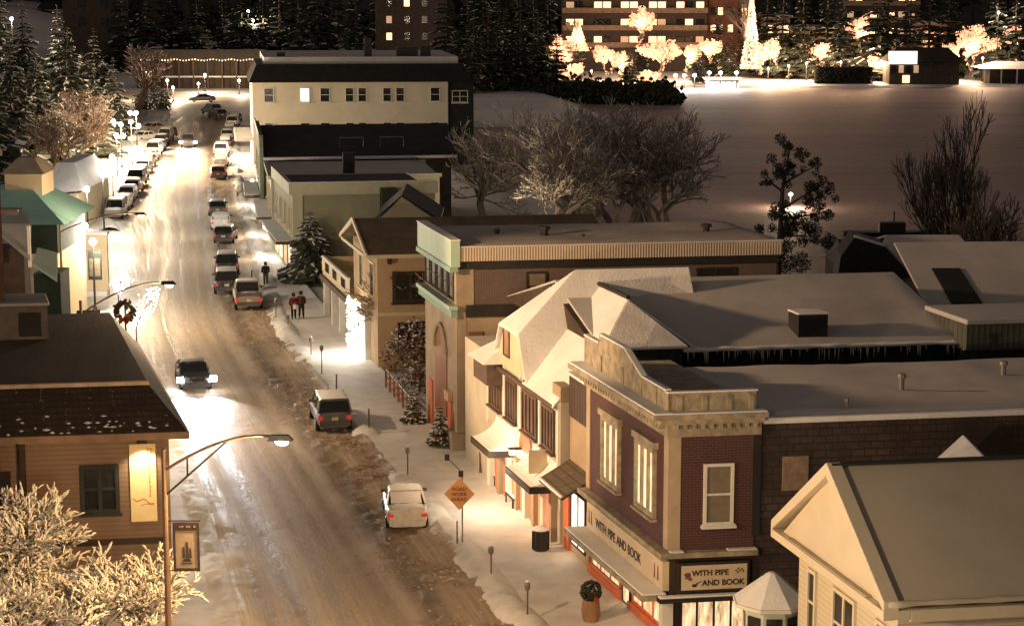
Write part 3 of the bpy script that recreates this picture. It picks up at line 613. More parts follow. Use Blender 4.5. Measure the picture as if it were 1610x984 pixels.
fr.mb().box(8.8, LN + .3, -.6, -.4, 2.75, 3.08).build('porch_fascia', brownt, t)
for a in (2.6, 6.2, 9.2, 12.4, 15.6, LN - .1): cl = fr.mb().box(a, a + .4, -.35, .05, .1, 3.05).build('porch_column', white, t)
window(fr, t, 'f', 9.6, 12.0, .7, 2.6, 3.2, 3, 1, brownt, lit_white, False, name='shop_window'); window(fr, t, 'f', 13.0, 16.8, .7, 2.6, 3.2, 3, 1, brownt, lit_shop, False, name='shop_window')
window(fr, t, 'f', 3.2, 5.8, .2, 2.7, 0, 2, 1, white, lit_white, False, name='door')
window(fr, t, 'f', 9.4, 10.6, 3.5, 5.0, 3.2, 1, 1, brownt, M('orange lit blind', (.5, .18, .07), .6), False)

a_ = PY(640, 306, 134); zl = PY(640, 338, 134).z
t = thing('gabled_annex', 'small pale gable with a snowy roof peeping over the brown shingle roof', 'house', (a_.x, 136, 0))
MB().box(a_.x - 1.5, a_.x + 1.5, 134.3, 141, 0, zl).build('wall', tan, t)
mb = MB(); mb.slab([(a_.x - 2.1, 133.8, zl - .2), (a_.x - .35, 133.8, a_.z), (a_.x - .35, 141, a_.z), (a_.x - 2.1, 141, zl - .2)], .12); mb.slab([(a_.x - .35, 133.8, a_.z), (a_.x + 2.2, 133.8, zl - .3), (a_.x + 2.2, 141, zl - .3), (a_.x - .33, 141, a_.z)], .12); mb.build('roof', vent_m, t)
MB().prism([(a_.x - 1.9, 133.9, zl - .3), (a_.x + 1.9, 133.9, zl - .3), (a_.x - .35, 133.9, a_.z - .14)], [(a_.x - 1.9, 134.2, zl - .3), (a_.x + 1.9, 134.2, zl - .3), (a_.x - .35, 134.2, a_.z - .14)]).build('gable_wall', M('pale yellow paint', (0, 0, 0)), t)

# 6. row of sage green shops further up
sage = M('sage green paint', (.27, .27, .185), .8, .15, .5, .25, 8); sagel = M('pale sage paint', (.46, .46, .33), .7, .12)
def row_shop(O, far, depth, h, m, label, name, roofm, front=None, para=.55):
    fr = Fr(O, far); t = thing(name, label, 'shop building', fr.loc()); L = fr.len
    fr.mb().box(0, L, 0, depth, 0, h).build('wall', m, t)
    mb = fr.mb(); mb.box(-.2, .12, -.25, depth + .2, h, h + para); mb.box(.12, L, -.25, .12, h, h + para); mb.box(L - .12, L, .12, depth + .2, h, h + .2)
    p_ = mb.build('parapet', front or sagel, t); fr.mb().box(-.22, .14, -.27, depth + .2, h + para - .002, h + para + .06).build('snow', snow, p_)
    fr.mb().box(.12, L - .12, .12, depth, h, h + .12).build('roof', roofm, t)
    n = max(2, int(L / 3))
    for k in range(n):
        a = L * (k + .25) / n; window(fr, t, 'f', a, a + L / n * .5, h * .55, h * .85, 0, 2, 1, craft, glass)
        window(fr, t, 'f', a - .3, a + L / n * .6, .5, 2.5, 0, 2, 1, craft, lit_shop if k % 2 else lit_white, False, name='shop_window')
    ledge(fr, t, 'shop_canopy', brownt, .2, L - .2, -1.3, 0, 2.7, 2.95)
    return fr, t
fr, t = row_shop((-17.1, 157.5), (-20.1, 171.5), 11.2, 6.6, sage, 'sage green shop with pale parapet and bare olive side wall behind the evergreen', 'sage_shop', vent_m, para=.95)
fr.mb().box(1.5, 2.4, 8.4, 9.3, 6.7, 7.5).build('chimney', vent_m, t)
fr.mb().box(-.14, -.001, .0, .8, 0, 6.6).build('pilaster', sagel, t); fr.mb().box(-1.6, -.2, 6.8, 8.0, 0, 7.1).build('flue', vent_m, t)
fr, t = row_shop((-20.6, 173.4), (-22.6, 187), 14.5, 6.2, sagel, 'pale shop with a wide snow covered flat roof and black chimney', 'flat_roof_shop', roofsnow, para=.25)
fr.mb().box(1.8, 2.9, 6.3, 7.3, 6.3, 8.2).build('chimney', vent_m, t)
fr = Fr((-23.0, 188), (-25.6, 206)); L = fr.len
t = thing('dark_roof_shop', 'green fronted shop block under a broad dark shingle roof', 'shop building', fr.loc())
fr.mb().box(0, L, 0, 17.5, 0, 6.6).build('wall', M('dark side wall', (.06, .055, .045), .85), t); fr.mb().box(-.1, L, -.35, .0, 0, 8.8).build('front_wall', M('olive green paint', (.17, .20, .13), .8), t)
rf = fr.mb().prism([(-.5, .0, 6.6), (7.5, .0, 9.15), (L, .0, 8.2), (L, .0, 6.6)], [(-.5, 18, 6.6), (7.5, 18, 9.15), (L, 18, 8.2), (L, 18, 6.6)]).build('roof', M('charcoal shingles', (.035, .030, .027), .85, .3, .5, .5, 10), t)
fr.mb().box(-.65, -.5, .0, 18, 6.5, 6.78).build('eave_snow', snow, rf)
for b in (7.2, 11.0):
    mb = fr.mb(); mb.tube([(2, b, 7.3), (2, b, 8.3), (2, b + 2.2, 8.3), (2, b + 2.2, 7.4)], .05, 5); mb.build('pipe_rail', steel, rf)
fr.mb().box(-.1, L, -.45, -.35, 8.6, 9.1).build('front_cornice', sagel, t); ledge(fr, t, 'shop_canopy', brownt, .5, 12, -1.8, -.36, 2.9, 3.2)
for k in range(3): window(fr, t, 'f', 1 + 5.6 * k, 3.6 + 5.6 * k, .5, 2.5, -.35, 2, 1, craft, lit_white if k % 2 else lit_shop, False, name='shop_window'); window(fr, t, 'f', 1.2 + 5.6 * k, 3 + 5.6 * k, 4.6, 6.6, -.35, 1, 2, craft, glass)

# 7. the long cream inn at the head of the row
fr = Fr((-31.8, 250), (-34.4, 268), (.997, .08)); L = fr.len; bx_ = lambda u: (u - 395) / 3200 * 250 * 1.0
inn = M('cream siding', (.62, .57, .45), .75, .10, .4, .3, 10)
t = thing('cream_inn', 'long cream clapboard inn with a black roof edge and rows of small windows', 'inn', fr.loc())
WI = bx_(702)
fr.mb().box(0, L, 0, WI, 0, 10.2).build('wall', inn, t)
fr.mb().prism([(-.5, -.4, 10.2), (L, -.4, 10.2), (L, WI + 3, 10.2), (-.5, WI + 3, 10.2)], [(1.2, .6, 12.3), (L, .6, 12.3), (L, WI + 2, 12.3), (1.2, WI + 2, 12.3)]).build('mansard_roof', M('black shingles', (.018, .017, .015), .8), t)
fr.mb().box(2.0, 22, 1.5, WI + 1.5, 12.3, 13.2).build('roof', roofsnow, t)
for b, w_, h_ in ((3.2, 1, .5), (14.0, .9, 2.2), (18, 2.6, 1.1), (21, 1.2, 1.2)): fr.mb().box(3, 4.2, b, b + w_, 12.6, 13.2 + h_).build('roof_vent_box', vent_m, t)
for k, u in enumerate((421, 477, 508.5, 547, 567, 606, 626.5, 681.5)):
    b = bx_(u); w_ = .55 if k in (3, 4, 5, 6) else .62
    window(fr, t, 'n', b - w_, b + w_, 7.75, 9.55, 0, 1, 2, white, lit_white if k == 1 else glass, True, .1, .06, label='brightly lit window' if k == 1 else None)
    window(fr, t, 'n', b - w_, b + w_, 3.6, 5.3, 0, 1, 2, white, glass, True, .1, .06)
fr.mb().box(.3, L, WI, WI + 3.2, 0, 10.19).build('dark_extension', M('black clapboard', (.022, .021, .02), .8), t)
window(fr, t, 'n', WI + .5, WI + 2.5, 7.6, 9.1, .3, 2, 2, white, glass, True, .1, .06)
for k in range(4): window(fr, t, 'f', 1 + 4.2 * k, 3.4 + 4.2 * k, .5, 2.6, 0, 2, 1, white, GLOW('bright porch light', (1, .9, .75), 9), False, name='shop_window')
ledge(fr, t, 'porch_roof', white, .2, L, -2.2, 0, 3.0, 3.3)

# 8. the yellow gabled house bottom right, the octagonal kiosk and the small gable behind it
fr = Fr((10.5, 54.2), (8.6, 62.1), (.988, .153)); L = fr.len
yel = M('pale yellow clapboard', (.58, .50, .36), .7, .08, .4, .3, 10, pattern='siding', period=.18); yelt = M('pale yellow trim', (.60, .52, .38), .6, .06)
t = thing('yellow_gabled_house', 'pale yellow house with a temple like gable and big plain snowy roof', 'house', fr.loc())
fr.mb().box(.35, L - .35, .35, 20, 0, 6.6).build('wall', yel, t)
fr.mb().prism([(.2, -.12, 6.56), (L - .2, -.12, 6.56), (L / 2, -.12, 9.4)], [(.2, .5, 6.56), (L - .2, .5, 6.56), (L / 2, .5, 9.4)]).build('gable_wall', yelt, t)
mb = fr.mb(); mb.slab([(-.25, -.25, 6.75), (L / 2, -.25, 9.62), (L / 2, 20, 9.62), (-.25, 20, 6.75)], .12); mb.slab([(L / 2 + .02, -.25, 9.62), (L + .25, -.25, 6.75), (L + .25, 20, 6.75), (L / 2 + .02, 20, 9.62)], .12)
rf = mb.build('roof', SNOW('thin yellow snow', (.50, .44, .34), .16, .22, .10), t)
mb = fr.mb()
for s_ in (0, 1):
    a_ = -.3 if s_ == 0 else L + .3
    mb.prism([(a_, -.35, 6.5), (a_, -.35, 6.82), (L / 2, -.35, 9.72), (L / 2, -.35, 9.3)], [(a_, .1, 6.5), (a_, .1, 6.82), (L / 2, .1, 9.72), (L / 2, .1, 9.3)])
mb.box(-.3, L + .3, -.35, .44, 6.28, 6.55); mb.box(-.3, .35, .44, 20, 6.2, 6.55); mb.build('cornice', yelt, rf)
fr.mb().box(L / 2 - .12, L / 2 + .12, -.2, 20, 9.64, 9.7).build('ridge_cap', vent_m, rf)
fr.mb().box(1.0, L - 1.0, -.32, -.13, 6.55, 6.6).build('snow', SNOW('dirty ledge snow', (.42, .36, .27)), rf)
for a0, a1 in ((L - 1.9, L - 1.2), (3.2, 4.9), (1.0, 1.7)): window(fr, t, 'f', a0, a1, 3.6, 5.7, .35, 2 if a1 - a0 > 1 else 1, 2, yelt, glass, True, .12, .08)
mb = fr.mb(); mb.tube([(-.28 + .05 * mnoise.noise(Vector((k * .5, 4, 2))), -.2 + k * .35, 6.74 + .04 * mnoise.noise(Vector((k * .6, 9, 2)))) for k in range(56)], [.085 + .05 * mnoise.noise(Vector((k * .5, 13, 9))) for k in range(56)], 7); mb.build('eave_snow', M('thin yellow snow', (0, 0, 0)), rf, smooth=True)
fr = Fr(P(1170, 952, 3.35)[:2], P(1168, 925, 3.35)[:2]); c0 = P(1218, 948, 3.35); 
t = thing('octagonal_kiosk', 'small pale eight sided kiosk with a snowy pointed roof beside the brick shop', 'kiosk', (c0.x, c0.y + .9, 0))
oc = lambda r, z, cx=c0.x, cy=c0.y + .9: [(cx + r * math.cos(R(22.5 + 45 * k)), cy + r * math.sin(R(22.5 + 45 * k)), z) for k in range(8)]
MB().prism(oc(.95, 0), oc(.95, 3.2)).build('wall', M('pale mint paint', (.50, .54, .44), .7, .1), t)
MB().prism(oc(1.3, 3.2), oc(.12, 4.15)).build('roof', snow, t); MB().prism(oc(1.32, 3.08), oc(1.32, 3.2)).build('fascia', white, t)
for k in range(8):
    th = R(45 * k); d = Vector((math.cos(th), math.sin(th), 0)); n_ = Vector((-d.y, d.x, 0)); c_ = Vector((c0.x, c0.y + .9, 0)) + d * .885
    MB().prism([c_ - n_ * .26 + Vector((0, 0, 1.2)), c_ + n_ * .26 + Vector((0, 0, 1.2)), c_ + n_ * .26 + d * .03 + Vector((0, 0, 1.2)), c_ - n_ * .26 + d * .03 + Vector((0, 0, 1.2))], [c_ - n_ * .26 + Vector((0, 0, 2.8)), c_ + n_ * .26 + Vector((0, 0, 2.8)), c_ + n_ * .26 + d * .03 + Vector((0, 0, 2.8)), c_ - n_ * .26 + d * .03 + Vector((0, 0, 2.8))]).build('window', glass, t)
q0 = PY(1537, 735, 67)
t = thing('gabled_shed', 'small shed with a snowy gabled roof against the dark block wall', 'shed', (q0.x, q0.y, 0))
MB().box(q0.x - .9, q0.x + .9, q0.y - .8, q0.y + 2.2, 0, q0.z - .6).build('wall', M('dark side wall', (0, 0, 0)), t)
z_ = q0.z - .75
mb = MB(); mb.slab([(q0.x - 1.4, q0.y - 1, z_), (q0.x, q0.y - 1, z_ + 1.35), (q0.x, q0.y + 2.4, z_ + 1.35), (q0.x - 1.4, q0.y + 2.4, z_)], .1); mb.slab([(q0.x + .01, q0.y - 1, z_ + 1.35), (q0.x + 1.4, q0.y - 1, z_), (q0.x + 1.4, q0.y + 2.4, z_), (q0.x + .01, q0.y + 2.4, z_ + 1.35)], .1); mb.build('roof', snow, t)
MB().prism([(q0.x - 1.2, q0.y - .85, z_), (q0.x + 1.2, q0.y - .85, z_), (q0.x, q0.y - .85, z_ + 1.2)], [(q0.x - 1.2, q0.y - .7, z_), (q0.x + 1.2, q0.y - .7, z_), (q0.x, q0.y - .7, z_ + 1.2)]).build('gable_wall', yelt, t)

# 9. the gabled house near the lake, the penthouse on the long roof
O = PY(1325, 432, 113); zr = PY(1400, 372, 117.5).z; ze = PY(1500, 437, 113).z
t = thing('lakeside_house', 'dark house near the lake with a wide snowy gabled roof', 'house', (O.x, 113, -1))
x0, x1 = O.x, PY(1560, 430, 113).x
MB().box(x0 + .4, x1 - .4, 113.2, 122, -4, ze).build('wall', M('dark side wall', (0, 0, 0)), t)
MB().prism([(x0 + .4, 113.2, ze), (x0 + .4, 122, ze), (x0 + .4, 117.6, zr - .15)], [(x0 + .6, 113.2, ze), (x0 + .6, 122, ze), (x0 + .6, 117.6, zr - .15)]).build('gable_wall', vent_m, t)
mb = MB(); xg = PY(1430, 372, 117.6).x
mb.slab([(x0 + 1.2, 112.6, ze - .1), (x1 + .3, 112.4, ze - .15), (x1 - .9, 117.6, zr + .1), (xg - 1.4, 117.6, zr + .1)], .13); mb.slab([(xg - 1.4, 117.62, zr + .1), (x1 - .9, 117.62, zr + .1), (x1 + .3, 122.8, ze - .1), (x0 + .2, 122.8, ze - .1)], .13); mb.build('roof', roofsnow, t)
g = [PY(u, v, 112.2) for u, v in ((1316, 440), (1322, 404), (1343, 374), (1392, 389), (1436, 436))]
MB().prism(g, [q + Vector((.3, 3.5, 0)) for q in g]).build('gable_end', vent_m, t)
MB().tube([g[2] + Vector((0, .2, .06)), g[3] + Vector((0, .2, .06))], .10, 5).build('bargeboard_snow', snow, t)
w0, w1 = PY(1484, 555, 93), PY(1700, 480, 90)
t = thing('roof_penthouse', 'grey boxy penthouse with a snow capped flat top on the long roof', 'penthouse', (w0.x, 92, 8))
bx0 = PY(1521, 500, 85.6).x; zt = PY(1521, 502, 85.6).z - .22
MB().prism([(bx0, 85.6, 7.9), (bx0 + 9, 87, 7.9), (bx0 + 8, 90.6, 7.9), (bx0 - .95, 89.2, 7.9)], [(bx0, 85.6, zt), (bx0 + 9, 87, zt), (bx0 + 8, 90.6, zt), (bx0 - .95, 89.2, zt)]).build('wall', M('grey green boards', (.10, .105, .085), .85, .3, .8, .4, 10, pattern='boards', period=.3), t)
MB().prism([(bx0 - .05, 85.45, zt), (bx0 + 9, 86.85, zt), (bx0 + 8, 90.8, zt), (bx0 - 1.1, 89.3, zt)], [(bx0 - .05, 85.45, zt + .22), (bx0 + 9, 86.85, zt + .22), (bx0 + 8, 90.8, zt + .22), (bx0 - 1.1, 89.3, zt + .22)]).build('roof', roofsnow, t)
h0 = PY(1524, 458, 97)
t = thing('rear_gabled_house', 'grey house behind the penthouse with a black opening in its snowy roof', 'house', (h0.x, 99, 0))
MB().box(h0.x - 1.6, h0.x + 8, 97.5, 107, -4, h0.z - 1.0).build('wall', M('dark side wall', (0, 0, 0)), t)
rz0, rz1 = h0.z - 1.3, h0.z + 1.6
MB().slab([(h0.x - 1.8, 96.2, rz0), (h0.x + 8.4, 96.6, rz0), (h0.x + 6, 103.5, rz1), (h0.x - 2.6, 103, rz1)], .14).build('roof', roofsnow, t)
k_ = (rz1 - rz0) / 6.9
MB().slab([(h0.x - .7, 97.6, rz0 + k_ * 1.4 + .06), (h0.x + .8, 97.65, rz0 + k_ * 1.4 + .06), (h0.x + .3, 100.6, rz0 + k_ * 4.4 + .06), (h0.x - 1.1, 100.6, rz0 + k_ * 4.4 + .06)], .1).build('skylight', vent_m, t)
# ------------------------------------------------------------------ buildings on the left of the street
fr = Fr((-13.9, 80), (-19.2, 98.6), (-.988, -.145)); L = fr.len
sid = M('brown clapboard', (.25, .165, .11), .75, .2, .5, .4, 12, pattern='siding', period=.2)
t = thing('brown_clapboard_shop', 'brown clapboard shop with a dark shingle skirt roof in the left foreground', 'shop building', fr.loc())
fr.mb().box(0, L, 0, 14, 0, 5.9).build('wall', sid, t)
shg = M('dark wood shingles', (.045, .033, .024), .85, .5, 1.2, .9, 9, pattern='shingle')
mb = fr.mb(); mb.prism([(-.85, -.75, 5.75), (L + .5, -.75, 5.75), (L + .5, 14, 5.75), (-.85, 14, 5.75)], [(1.5, .55, 7.3), (L - .2, .55, 7.3), (L - .2, 14, 7.3), (1.5, 14, 7.3)]); sk_ = mb.build('skirt_roof', shg, t)
rs = random.Random(11); mb = fr.mb()
for k in range(64):
    b = rs.uniform(-.5, 13.5); s_ = abs(rs.gauss(0, .22)); a = -.78 + s_ * 1.55; z = 5.82 + s_ * 1.02
    mb.blob((a, b, z), rs.uniform(.04, .09), rs, 1.3, rs.uniform(.7, 2.2), .7)
mb.build('snow', snow, sk_)
mb = fr.mb()
for k in range(150):
    b = .1 + .95 * rs.randint(0, 14) + rs.gauss(0, .05); q = rs.random(); mb.blob((-.8 + 2.2 * q, b, 5.85 + 1.45 * q), rs.uniform(.015, .03), rs, 2.2, 1, 1)
mb.build('snow', SNOW('thin frost', (.35, .31, .26)), sk_)
fr.mb().box(1.42, 1.62, .5, 14, 7.26, 7.42).build('ridge_board', M('tan board', (.50, .38, .26), .7), t)
fr.mb().box(1.62, L - .2, .56, 14, 7.28, 7.36).build('roof', M('brown roofing', (.085, .06, .045), .8, .25, .4, .4, 6), t)
fr.mb().box(-.9, L + .5, -.8, -.7, 5.5, 5.78).build('fascia', sid, t); fr.mb().box(-.92, -.82, -.7, 14, 5.5, 5.78).build('fascia', M('brown fascia', (.26, .17, .11), .7), t)
fr.mb().box(-.06, .02, -.06, .18, 0, 5.6).build('corner_board', M('brown fascia', (0, 0, 0)), t)
fr.mb().box(-.04, .0, .2, 14, 1.0, 1.25).build('base_trim', darkwood, t)
window(fr, t, 'n', 1.95, 3.5, 2.35, 4.35, 0, 2, 2, M('black green frame', (.03, .035, .028), .6), glass, True, .16, .1)
bn = fr.mb(); side_box(bn, 'n', .48, 1.52, .05, .09, 1.95, 5.15); bn = bn.build('hanging_banner', M('yellow banner cloth', (.86, .70, .36), .8, .08, 1, .2, 8), t); bn['label'] = 'yellow cloth banner with faint red brush marks'
mb = fr.mb(); redink = M('red brush ink', (.50, .14, .06), .8); rs = random.Random(5)
def mark(b, z, w, h): side_box(mb, 'n', b - w / 2, b + w / 2, .091, .094, z - h / 2, z + h / 2)
mark(.72, 4.95, .2, .04); mark(.66, 4.86, .035, .2); mark(.8, 4.84, .035, .24); mark(.62, 4.76, .07, .03)
for k in range(16): mark(.74 + rs.uniform(-.02, .02), 4.5 - .1 * k, .05, .05 + .03 * (k % 2))
for k in range(7): mark(1.38 - .06 * k, 4.5 + .03 * k - .05 * (k % 2), .07, .04)
for k in range(18): x = k / 17; mark(1.42 - .8 * x, 2.9 - .18 * x - .07 * math.sin(x * 9), .06, .035); 
for k in range(7): x = k / 6; mark(1.1 - .45 * x, 2.62 + .06 * math.sin(x * 3.1), .07, .03)
mb.build('brush_marks', redink, bn)
pl = fr.mb().box(-.35, .05, 5.6, 5.85, 0, 5.5).build('porch_post', darkwood, t); fr.mb().prism([(-.02, 6.6, 3.9), (-.02, 6.75, 3.9), (-.02, 6.75, 5.4), (-.02, 6.6, 5.4)], [(-.8, 6.6, 5.1), (-.8, 6.75, 5.1), (-.8, 6.75, 5.4), (-.8, 6.6, 5.4)]).build('eave_bracket', darkwood, t)
window(fr, t, 'n', 6.2, 7.8, .4, 4.2, 0, 1, 1, darkwood, glass, False, name='door')
fr.mb().box(-.5, -.003, .85, 1.15, 5.25, 5.45).build('sign_light', vent_m, t); lamp('sign_light_bulb', fr.w((-.75, 1.0, 5.2)), 420, (1, .80, .52), .06, 'SPOT', fr.w((0, 1.0, 2.6)), 100, .6, t)
ru = fr.mb().box(12.2, 15.0, 3.9, 6.9, 7.3, 8.9).build('roof_unit', M('grey metal box', (.16, .14, .12), .6), t)
fr.mb().box(12.1, 15.1, 3.8, 7.0, 8.9, 9.04).build('snow', roofsnow, ru); fr.mb().box(12.17, 12.2, 4.2, 5.2, 7.5, 8.6).build('grille', vent_m, ru)
fr.mb().box(12.6, 14.4, 5.75, 7.8, 8.8, 15.7).build('chimney', M('sooty brick', (.11, .065, .05), .9, .4, 1, .5, 20, pattern='brick'), t)
fr.mb().box(12.4, 14.6, 5.6, 8.0, 15.7, 16).build('chimney_cap', stone, t)
# the turquoise roofed shop with a cupola, its smaller neighbours
turq = M('turquoise roof paint', (.30, .58, .53), .55, .12, .6, .2, 8); creamw = M('creamy stucco', (.66, .56, .38), .8, .08)
a_, b_ = PY(12, 360, 132), PY(104, 352, 132)
t = thing('turquoise_roof_shop', 'cream shop with a flaring turquoise roof and grey cupola on the left side', 'shop building', (b_.x - 3, 134, 0))
x1 = b_.x; z1 = b_.z
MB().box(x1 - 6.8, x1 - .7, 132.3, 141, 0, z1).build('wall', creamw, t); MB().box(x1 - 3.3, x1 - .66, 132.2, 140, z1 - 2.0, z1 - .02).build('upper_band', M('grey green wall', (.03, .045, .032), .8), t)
xt0, xt1, zt = PY(10, 297, 136).x, PY(58, 297, 136).x, PY(40, 297, 136).z
MB().prism([(x1 - 7.5, 131.5, z1), (x1, 131.5, z1), (x1, 141.5, z1), (x1 - 7.5, 141.5, z1)], [(xt0 - 1, 135, zt), (xt1, 135, zt), (xt1, 139, zt), (xt0 - 1, 139, zt)]).build('flared_roof', turq, t)
zc = PY(40, 272, 136).z; xc0, xc1 = PY(12, 280, 136).x, PY(70, 280, 136).x
MB().box(xc0, xc1, 135.2, 138.6, zt - .6, zc).build('cupola_wall', creamw, t)
MB().prism([(xc0 - .25, 134.9, zc), (xc1 + .25, 134.9, zc), (xc1 + .25, 138.9, zc), (xc0 - .25, 138.9, zc)], [(xc0 + .7, 136.2, zc + 1.0), (xc1 - .7, 136.2, zc + 1.0), (xc1 - .7, 137.6, zc + 1.0), (xc0 + .7, 137.6, zc + 1.0)]).build('cupola_roof', M('snowy grey roof', (.42, .36, .27), .8, .2), t)
MB().box(x1 - 6.9, x1 - 3.1, 131.9, 134, 2, PY(40, 330, 132).z).build('bay_wall', M('greige paint', (.36, .30, .24), .7), t)
p0 = PY(46, 352, 112); q1 = PY(47, 405, 112)
t = thing('white_gabled_booth', 'small grey booth with a white edged gabled roof in front of the turquoise shop', 'booth', (p0.x - 1.5, 113, 0))
MB().box(p0.x - 3.2, p0.x - .75, 113.6, 115.0, 0, PY(40, 388, 113.6).z).build('wall', M('dark booth boards', (.06, .042, .032), .8), t)
mb = MB(); q = [PY(u, v, Y) for u, v, Y in ((2, 352, 114.5), (49, 352, 114.5), (47, 407, 111.4), (2, 368, 113.8))]; mb.slab(q, .14); q = [PY(u, v, Y) for u, v, Y in ((2, 352, 114.6), (49, 352, 114.6), (40, 338, 117), (2, 338, 117))]; mb.slab(q, .14); mb.build('roof', M('pale grey roof', (.55, .52, .45), .7, .15), t)
MB().box(p0.x - .1, p0.x + .05, 111.8, 112, p0.z - 2.4, p0.z - .1).build('corner_trim', white, t)
g0 = PY(84, 440, 121); g1 = PY(58, 390, 121)
t = thing('mint_roof_porch', 'low shop porch with a pale mint sloping roof behind the notice board', 'porch', (g0.x - 1, 122, 0))
q = [PY(u, v, Y) for u, v, Y in ((59, 389, 124), (90, 397, 124.3), (90, 440, 120.5), (51, 414, 122))]; MB().slab(q, .14).build('roof', M('pale mint roof', (.60, .74, .64), .6, .1), t)
MB().box(g1.x - .6, g0.x + .1, 122.4, 125, 0, PY(80, 430, 122.4).z).build('wall', M('grey green wall', (0, 0, 0)), t)
window(Fr((g0.x + .9, 122.5), (g0.x + .5, 126)), t, 'n', .1, 1.5, .7, 3.4, 0, 1, 2, ink, M('dim poster', (.15, .12, .09), .5, .5, 4), False, name='display_case')
MB().box(g0.x + .9, g0.x + 2.6, 122.5, 125, 0, .6).build('step', snow, t)
# long lakeside motel at the head of the street
m0, m1 = PY(238, 128, 415), PY(396, 128, 415)
t = thing('long_dark_motel', 'long dark two storey motel with bulbs strung along its snowy roof edge', 'motel', (m0.x + 10, 417, 0))
zt = PY(300, 94, 415).z; zb = -1
MB().box(m0.x - 3, m1.x + 3, 415, 425, zb, zt).build('wall', M('dark motel boards', (.055, .04, .026), .8, .3, .5, .5, 5, pattern='boards', period=1.6), t)
rf = MB().prism([(m0.x - 4, 413.5, zt), (m1.x + 4, 413.5, zt), (m1.x + 4, 427, zt), (m0.x - 4, 427, zt)], [(m0.x - 2, 419, zt + 1.8), (m1.x + 2, 419, zt + 1.8), (m1.x + 2, 421, zt + 1.8), (m0.x - 2, 421, zt + 1.8)]).build('roof', M('brown snow roof', (.30, .25, .19), .8), t)
MB().box(m0.x - 3, m1.x + 3, 413.8, 415, (zt + zb) / 2 - .2, (zt + zb) / 2 + .1).build('gallery_floor', snow, t)
for k in range(8): x = m0.x + (m1.x - m0.x) * k / 7; MB().box(x - .15, x + .15, 413.8, 414.1, zb, zt).build('gallery_post', brownt, t)
mb = MB(); rs = random.Random(2)
for k in range(46): mb.blob((m0.x - 3.5 + (m1.x - m0.x + 7) * k / 45, 413.2, zt + .12 * math.sin(k)), .16, rs)
mb.build('string_lights', GLOW('warm bulbs', (1, .72, .45), 3), rf)

# ------------------------------------------------------------------ across the lake
wall_d = M('far dark wall', (.07, .055, .045), .8); wall_t = M('far tan wall', (.30, .22, .15), .8)
def far_block(name, label, cat, u0, u1, Y, ztop, cols, rows, m, lit, seed, dz=4.2, z0=4., w_=1.5, depth=14, slabs=True):
    x0, x1 = PY(u0, 60, Y).x, PY(u1, 60, Y).x; rs = random.Random(seed)
    t = thing(name, label, cat, ((x0 + x1) / 2, Y + 5, 0)); MB().box(x0, x1, Y, Y + depth, -1, ztop).build('wall', m, t)
    MB().box(x0 - .6, x1 + .6, Y - .6, Y + depth, ztop, ztop + .6).build('roof', roofsnow, t)
    for r in range(rows):
        if slabs: MB().box(x0, x1, Y - 1.1, Y - .02, z0 + r * dz - .9, z0 + r * dz + .35).build('balcony', wall_t, t)
        for u in cols:
            if rs.random() > lit: g = glass
            else: g = GLOW('far lit window', (1, .58, .31), 2.2) if rs.random() < .75 else GLOW('far dim window', (1, .62, .36), .45)
            x = PY(u, 60, Y).x; f_ = MB(); f_.box(x - w_ - .12, x + w_ + .12, Y - .1, Y - .002, z0 + r * dz - .1, z0 + r * dz + 1.9); f_ = f_.build('window', darkwood, t)
            MB().box(x - w_, x + w_, Y - .13, Y - .1, z0 + r * dz, z0 + r * dz + 1.8).build('pane', g, f_)
    return t
far_block('lake_hotel', 'big hotel across the lake with rows of lit balcony windows', 'hotel', 884, 1112, 505, 24, (896, 910, 940, 954, 982, 996, 1026, 1040, 1069, 1083, 1100), 4, wall_d, .82, 4, z0=5.6, w_=.95)
far_block('brick_annex', 'dim red annex beside the lit hotel with a few small lit windows', 'hotel', 1113, 1160, 506, 22, (1121, 1132, 1148), 4, M('far red wall', (.16, .07, .05), .8), .45, 9, z0=4.2, w_=.6, slabs=False)
far_block('tan_lodge', 'tan lodge with dark window openings left of the tall lit spire tree', 'lodge', 1156, 1180, 508, 17, (1162, 1169), 3, wall_t, .1, 3, w_=.6, slabs=False)
far_block('tall_balcony_hotel', 'balcony hotel in the trees above the boathouse with lit floors', 'hotel', 1326, 1444, 525, 26, (1336, 1349, 1372, 1400, 1416, 1432), 4, wall_d, .7, 6, z0=7.0, w_=.8)
far_block('lit_yellow_house', 'yellow house across the lake glowing under warm lamps', 'house', 1245, 1312, 496, 9.5, (1255, 1271, 1285, 1300), 2, M('far yellow wall', (.5, .36, .2), .8), .8, 8, dz=3.6, z0=.6, w_=.55, slabs=False)
far_block('hillside_lodge', 'dark hillside lodge behind the cream inn with one lit window', 'lodge', 590, 700, 520, 20, (612, 640, 668), 3, wall_d, .3, 21, z0=6.0, w_=.7, slabs=False)
far_block('hillside_chalet', 'small chalet with glowing windows among the trees above the motel', 'chalet', 100, 185, 470, 22, (130, 165, 175), 3, wall_d, .5, 5, z0=11., w_=.8, slabs=False)
far_block('peach_house', 'peach coloured house glowing behind the boathouse roof', 'house', 1452, 1500, 500, 10.5, (1462, 1476, 1490), 2, M('far peach wall', (.5, .28, .18), .8), .6, 12, dz=3.8, z0=1.5, w_=.7, slabs=False)
far_block('shore_villa', 'dim villa with lit windows just right of the white spire tree', 'house', 1204, 1242, 500, 12, (1212, 1224, 1235), 3, wall_t, .6, 14, dz=3.8, z0=.8, w_=.7, slabs=False)
